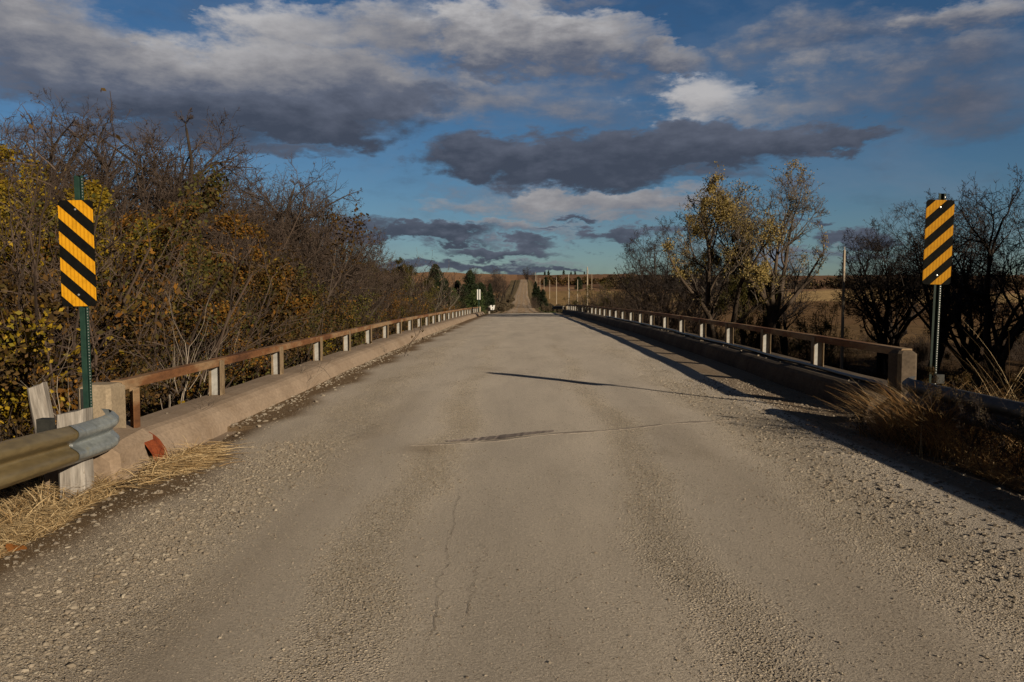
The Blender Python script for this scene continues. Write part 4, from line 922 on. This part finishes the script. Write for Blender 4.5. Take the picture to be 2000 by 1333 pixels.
for px, Y, py, k, lab in FC:
    x = at(px, Y); s = topscale(x, Y, py, k); place(k, x, Y, s, lab, 'cedar' if 'cedar' in k else 'shrub', sx=s * (1.0 if 'cedar' in k else 1.4))
for px, Y, py, k, lab in [(955, 210, 524, 'bareC', 'small bare tree on the skyline left of the far road'), (932, 300, 523, 'bareB', 'twin-stemmed bare tree on the skyline above the cedars'), (975, 200, 535, 'bareD', 'scrubby brown tree left of the far road'), (1030, 560, 522, 'darkA', 'dark tree on the crest where the far road disappears'), (1042, 540, 531, 'bareD', 'low bare tree right of the crest tree'), (985, 240, 545, 'bareD', 'low scrubby tree on the left verge of the far road'), (1045, 160, 575, 'bushBare', 'low brown scrub under the right verge cedars')]:
    x = at(px, Y); s = topscale(x, Y, py, k); place(k, x, Y, s, lab, 'tree' if 'bush' not in k else 'shrub', sx=s * .9)
for i, (px, Y, py) in enumerate([(1064, 810, 531), (1071, 810, 529), (1101, 810, 528), (1115, 810, 531), (1123, 810, 530), (1141, 810, 531), (1066, 480, 541), (1130, 420, 541)]):
    x = at(px, Y); s = topscale(x, Y, py, 'cedarA')
    place('cedarA', x, Y, s, 'tiny dark cedar dotting the far ridge right of the road', 'cedar', 'cedars dotting the far ridge', sx=s * 1.1)
# distant wooded strips as masses
def woods(name, pts, leafm, label, h=6, n=60, seed=5, size=1.2):
    g = np.random.default_rng(seed); m = MB(); P = []
    for (x, y) in pts:
        z = hgt(x, y); hh = h * g.uniform(.6, 1.15); w = h * g.uniform(.35, .6)
        p = unit(g.normal(size=(n, 3))) * g.uniform(.4, 1, (n, 1)) * np.array([w, w, hh * .5]) + np.array([x, y, z + hh * .5]); P.append(p)
    m.add(*quads_at(np.vstack(P), size, g, .7)); o = m.build(name, leafm); tag(o, label, 'woods', kind='stuff'); return o
g = np.random.default_rng(12)
woods('far_woods', [(at(px, Y), Y) for px, Y in zip(g.uniform(1190, 2300, 330), g.uniform(405, 470, 330))], 'leaf_dull', 'dark line of distant woods beyond the right-hand field', 8, 90, 6, 1.3)
woods('far_woods', [(at(px, Y), Y) for px, Y in zip(g.uniform(1060, 1400, 120), g.uniform(500, 560, 120))], 'leaf_brown', 'brown wooded strip across the hillside right of the far road', 4.5, 70, 7, 1.4)
woods('far_woods', [(at(px, Y), Y) for px, Y in zip(g.uniform(-600, 760, 200), g.uniform(150, 230, 200))], 'leaf_brown', 'distant brown woods behind the left trees', 9, 110, 8, .9)
woods('hedge', [(at(px, Y), Y) for px, Y in zip(g.uniform(955, 1003, 70), g.uniform(120, 300, 70))], 'leaf_verge', 'dry weedy verge left of the far dirt road', 1.3, 420, 9, .16)
woods('hedge', [(at(px, Y), Y) for px, Y in zip(g.uniform(1058, 1180, 90), g.uniform(105, 200, 90))], 'leaf_verge', 'dry weedy verge right of the far dirt road', 1.0, 420, 10, .15)

# ---- right side trees
RT = [(1462, 48, 330, 'cotton', 'tall cottonwood with sparse yellow leaves on its left side'),
 (1305, 74, 430, 'darkA', 'round bare dark tree left of the cottonwood'), (1385, 62, 480, 'darkB', 'bare tree between the round dark tree and the cottonwood'), (1545, 54, 520, 'darkB', 'leaning bare tree right of the cottonwood'),
 (1262, 82, 520, 'darkA', 'low reddish-brown bare tree at the left end of the right-hand group'), (1752, 56, 405, 'darkA', 'wide bare tree left of the right sign'), (1722, 54, 455, 'darkB', 'lower bare tree just right of the ravine pole'),
 (1360, 72, 470, 'darkA', 'far bare tree just behind the cottonwood on its left'), 
 (1815, 52, 390, 'darkB', 'bare tree directly behind the right sign'), (1900, 50, 395, 'darkA', 'dense bare tree just right of the right sign'), (1955, 34, 350, 'darkB', 'tall upright bare tree at the right edge'), ]
lz = lambda p: np.exp(-((p[:, 0] + 2.3) / 1.4) ** 2) * (p[:, 2] > 5) + .6 * np.exp(-((p[:, 0] + .6) / 1.2) ** 2 - ((p[:, 2] - 5.2) / 1.3) ** 2) + .08 * (p[:, 2] > 3)
proto('cotton', tree_mesh(61, 10, .30, 2, lean=-.05, k=(6, 7, 8, 6, 4), spread=.50, thick=.34, env=(-.2, 0, 6.8, 3.3, 3.4), leaf='leaf_gold', leafn=26000, leafsize=.075, leafzone=lz, barkm='bark', twigm='twig_grey', name='cottonwood_tree', trop=.10))
for px, Y, py, k, lab in RT:
    x = at(px, Y); s = topscale(x, Y, py, k); place(k, x, Y, s, lab, 'tree', 'trees right of the bridge', rz=0 if k == 'cotton' else None, sx=s * (.98 if k == 'cotton' else .75 if px == 1722 else .95))
place('oliveA', at(1455, 49), 49, topscale(at(1455, 49), 49, 455, 'oliveA'), 'olive-leaved tree growing up through the cottonwood', 'tree', sx=.62)
rl = {'bushDark': 'dark twiggy shrub in the ravine right of the bridge', 'bushBare': 'brown leafless shrub in the ravine right of the bridge', 'bushOlive': 'dull olive shrub in the ravine right of the bridge', 'bushBrown': 'brown-leaved shrub in the ravine right of the bridge'}
g = np.random.default_rng(99)
for i in range(150):
    Y = 9 + 66 * g.uniform() ** 1.15; x = 6.2 + g.uniform() ** 1.1 * (4 + Y * .60); k = str(g.choice(list(rl), p=[.42, .3, .1, .18]))
    place(k, x, Y, g.uniform(.62, 1.0) * (.72 if .33 < x / Y < .50 else .9), rl[k].replace(' right of the bridge', '') + (' by the near right railing' if Y < 22 else (' by the middle right railing' if Y < 45 else ' by the far right railing')) + (', front row' if x < 12 else ', back row'), 'shrub', 'ravine shrubs right of the bridge')
for i, (px, Y, py, k, lab) in enumerate([(1205, 92, 550, 'bushBare', 'brown thicket beyond the far right railing'), (1225, 72, 545, 'bushBare', 'brown thicket behind the far third of the right railing'), (1270, 62, 545, 'bushBare', 'twiggy thicket under the round dark tree'), (1330, 55, 560, 'bushBare', 'grey-brown thicket behind the middle of the right railing'), (1210, 95, 535, 'bushOlive', 'olive thicket beyond the far right railing'), (1590, 60, 575, 'bushOlive', 'olive shrub left of the ravine pole')]):
    x = at(px, Y); s = topscale(x, Y, py, k); place(k, x, Y, s, lab, 'shrub', sx=s * 1.3)
for i, (x, y, sc) in enumerate([(4.22, 8.75, .34), (3.98, 8.35, .26), (4.02, 7.5, .24), (3.93, 9.0, .22), (4.45, 7.2, .22), (4.05, 6.8, .22), (4.55, 8.2, .30), (4.0, 6.1, .20), (4.75, 6.6, .26), (4.6, 5.4, .24)]):
    place('bushDark' if i % 2 else 'bushBrown', x, y, sc, ['brown dried weed clump against the right end pillar', 'dark dried weed clump in the grass at the right guardrail end', 'brown dried weed clump in front of the right guardrail', 'dark dried weed clump at the end of the right curb', 'brown weed clump behind the right guardrail by its wooden post', 'low dark weed clump under the right guardrail', 'brown weed clump between the sign post and the right guardrail', 'small dark weed clump under the right guardrail near the edge', 'brown weed clump low behind the right guardrail', 'dark weed clump behind the right guardrail near the photo edge'][i], 'weeds')
# woods to the right of the viewer that shade the ravine
for i in range(70):
    x = 20 + g.uniform() * 24; y = -30 + g.uniform() * 66
    if y > 0 and x / y < 1.0: continue
    zt = hgt(x, y); k = 'brownA' if i % 2 else 'oliveA'
    s = ((x - 10.5) / 2.05 - zt) / HT[k]; s = min(s, 1.35)
    place(k, x, y, s, 'leafy tree in the wood to the right of the road', 'tree', 'wood to the right of the road', sx=s * 1.3)

# ------------------------------------------------------------------ grass, straw, gravel
def zt(P): P[:, 2] = terr(P[:, 0], P[:, 1]); return P
g = np.random.default_rng(5)
def scatter(n, x0, x1, y0, y1): return zt(np.stack([g.uniform(x0, x1, n), g.uniform(y0, y1, n), np.zeros(n)], 1))
gm = MB()
P = scatter(22000, -3.95, -3.05, 1.5, 6.3); P = P[(P[:, 0] < -3.12 + .12 * np.sin(P[:, 1] * 3)) & (P[:, 1] < 6.0 + g.normal(size=len(P)) * .2)]; gm.add(*blades(P, .15, g, 1.1, .0032, 4, 1.0))
P = scatter(16000, -7, -3.6, 1.5, 9); gm.add(*blades(P, .34, g, .55, .005, 4, .8))
tag(gm.build('dry_grass', 'straw'), 'matted dry straw-coloured grass under and behind the left guardrail', 'grass', kind='stuff')
gm = MB(); n = 2600
P = np.stack([-3.24 + np.abs(g.normal(size=n)) * .15, 7.02 + g.normal(size=n) * .30, np.zeros(n)], 1); P[:, 2] = road_z(P[:, 0], P[:, 1]) + g.uniform(0, .10, n) * np.clip((-3.0 - P[:, 0]) / .35, 0, 1)
gm.add(*blades(P, .24, g, 3.0, .0040, 4, .8, (3.6, -.3)))
tag(gm.build('straw_heap', 'straw'), 'heap of pale flattened straw against the left curb below the rusty plate', 'straw', kind='stuff')
gm = MB(); n = 600; P = np.stack([g.uniform(-3.9, -3.5, n), g.uniform(6.35, 6.7, n), np.zeros(n)], 1); P = zt(P); gm.add(*blades(P, .26, g, .6, .003, 4, .9, (.3, -.2)))
tag(gm.build('dry_grass', 'straw'), 'tuft of dead grass at the end of the left curb', 'grass', kind='stuff')
gm = MB(); n = 22000; P = np.stack([g.uniform(4.2, 6.0, n), g.uniform(1, 9.4, n), np.zeros(n)], 1); P = zt(P)
gm.add(*blades(P, np.where((P[:, 1] > 3.5) & (P[:, 0] > 4.4), .38, .66) * g.uniform(.5, 1.1, len(P)), g, .20, .0045, 5, .7, (-.05, 0)))
P = np.stack([g.uniform(4.3, 9, 16000), g.uniform(-4, 20, 16000), np.zeros(16000)], 1); P = zt(P); gm.add(*blades(P, .8, g, .22, .006, 4, .6))
P = np.stack([4.45 + g.normal(size=3000) * .33, 8.55 + g.normal(size=3000) * .45, np.zeros(3000)], 1); P = zt(P); gm.add(*blades(P, .95, g, .16, .004, 6, .8))
n = 5200; P = np.stack([3.98 + g.normal(size=n) * .13, 7.95 + g.normal(size=n) * .62, np.zeros(n)], 1); P = zt(P); gm.add(*blades(P, .95 * g.uniform(.45, 1.1, n) * np.clip(1.25 - np.abs(P[:, 1] - 8.1) * .55, .25, 1), g, .22, .0032, 6, .8))
n = 4200; P = np.stack([4.22 + g.normal(size=n) * .20, 8.75 + g.normal(size=n) * .38, np.zeros(n)], 1); P = zt(P); gm.add(*blades(P, .62, g, .22, .0035, 6, .8))
n = 2400; P = np.stack([3.95 + g.normal(size=n) * .16, 9.3 + g.normal(size=n) * .5, np.zeros(n)], 1); P = zt(P); gm.add(*blades(P, .40, g, .3, .003, 6, .8))
n = 9000; P = np.stack([g.uniform(3.75, 4.3, n), g.uniform(2.5, 6.6, n), np.zeros(n)], 1); P = zt(P); gm.add(*blades(P, .20, g, .5, .0032, 4, .9))
tag(gm.build('tall_grass', 'straw_red'), 'tall reddish-brown dry grass round the right pillar and guardrail', 'grass', kind='stuff')
gm = MB(); n = 160; P = np.stack([g.uniform(4.6, 5.6, n), g.uniform(6.5, 8.3, n), np.zeros(n)], 1); P = zt(P); gm.add(*blades(P, 1.5, g, .18, .0035, 7, .5))
tag(gm.build('tall_grass', 'straw'), 'long pale grass stalks arching at the right edge', 'grass', kind='stuff')
# ground cover in the wood and ravine
gm = MB(); P = scatter(26000, -22, -4.6, 8, 60); gm.add(*blades(P, .6, g, .5, .012, 3, .8)); tag(gm.build('undergrowth', 'leaf_brown'), 'dead weeds covering the bank left of the bridge', 'undergrowth', kind='stuff')
gm = MB(); P = scatter(26000, 5.0, 34, 9, 70); gm.add(*blades(P, .6, g, .5, .012, 3, .8)); tag(gm.build('undergrowth', 'leaf_dull'), 'dead weeds covering the ravine right of the bridge', 'undergrowth', kind='stuff')
gm = MB(); P = scatter(14000, 3.7, 6.4, 92, 165); gm.add(*blades(P, .22, g, .5, .03, 3, .6)); tag(gm.build('green_grass', 'green_grass'), 'strip of green grass on the right verge beyond the bridge', 'grass', kind='stuff')
# loose gravel
def dens(x, y):
    nz = .65 + .45 * np.sin(x * 2.1 + y * 1.3) * np.cos(y * .9 - x) + .3 * np.sin(x * 7 + y * 5)
    return np.clip((.07 + lanes(x, y)) * np.clip(nz, .2, 1.2), 0, 1)
def gravel(n, y0, y1, smin, smax, ico, pw=2.2, x0=-3.3, x1=3.9, f=dens):
    x = g.uniform(x0, x1, n); y = g.uniform(y0, y1, n); k = g.uniform(size=n) < f(x, y); x, y = x[k], y[k]; s = smin + (smax - smin) * g.uniform(size=len(x)) ** pw
    z = np.maximum(near_road(x, y), terr(x, y)) + s * .08
    return stones(np.stack([x, y, z], 1), s, g, ico)
sm_ = MB()
V, t = gravel(170000, 1.9, 5.0, .0022, .0070, False, 2.0); sm_.add(V, None, t)
V, t = gravel(26000, 1.9, 7.5, .004, .011, True, 4.0); sm_.add(V, None, t)
V, t = gravel(150000, 5.0, 11, .0035, .0085, False, 2.5); sm_.add(V, None, t)
V, t = gravel(50000, 11, 22, .006, .012, False, 2.5); sm_.add(V, None, t)
# coarser stones: left shoulder, along both curbs, in the shade on the right
V, t = gravel(11000, 1.9, 8, .005, .021, True, 2.6, -3.3, -1.7, lambda x, y: .9 * np.exp(-((x + 2.25) / .32) ** 2)); sm_.add(V, None, t)
V, t = gravel(5000, 7.4, 40, .010, .034, True, 2.0, -3.55, -2.9, lambda x, y: np.exp(-((x + 3.36) / .10) ** 2) * np.where(y < 20, 1, .6) + .08); sm_.add(V, None, t)
V, t = gravel(14000, 1.8, 13, .005, .021, True, 2.8, 2.2, 4.2, lambda x, y: .65 + 0 * x); sm_.add(V, None, t)
V, t = gravel(700, 2.4, 7, .006, .022, True, 2.0, -3.3, -2.5, lambda x, y: .6 + 0 * x); sm_.add(V, None, t)
tag(sm_.build('loose_gravel', 'stone'), 'loose crushed limestone scattered over the road', 'gravel', kind='stuff')
# a few stones on the right curb
P = np.stack([g.uniform(4.2, 4.34, 40), g.uniform(9.6, 24, 40), np.zeros(40)], 1); P[:, 2] = pl(P[:, 0], P[:, 1]) + .295
cs = MB(); V, t = stones(P, g.uniform(.010, .024, 40), g); cs.add(V, None, t); tag(cs.build('curb_stones', 'stone'), 'pale pebbles lying on the right curb', 'pebbles', kind='stuff')
P = np.stack([g.uniform(-4.0, -3.66, 10), g.uniform(7.4, 22, 10), np.zeros(10)], 1); P[:, 2] = pl(P[:, 0], P[:, 1]) + .25
cs = MB(); V, t = stones(P, g.uniform(.008, .02, 10), g); cs.add(V, None, t); tag(cs.build('curb_stones', 'stone'), 'few white pebbles on the left curb', 'pebbles', kind='stuff')
# fallen leaf by the guardrail
lv_ = []; 
for k in range(22):
    a = k / 22 * 2 * math.pi; r = .075 * (.65 + .35 * abs(math.cos(2.5 * a))); lv_.append((r * math.cos(a), r * math.sin(a) * .8, .02 + .02 * math.sin(3 * a)))
lx, ly = -3.06, 4.62; fl = MB().add(lv_ + [(0, 0, .015)], None, [(i, (i + 1) % 22, 22) for i in range(22)]).build('fallen_leaf', 'leaf_rust'); fl.location = (lx, ly, hgt(lx, ly) + .02); fl.rotation_euler = (R(35), 0, 0); tag(fl, 'large curled orange leaf lying in the straw under the left guardrail', 'leaf')
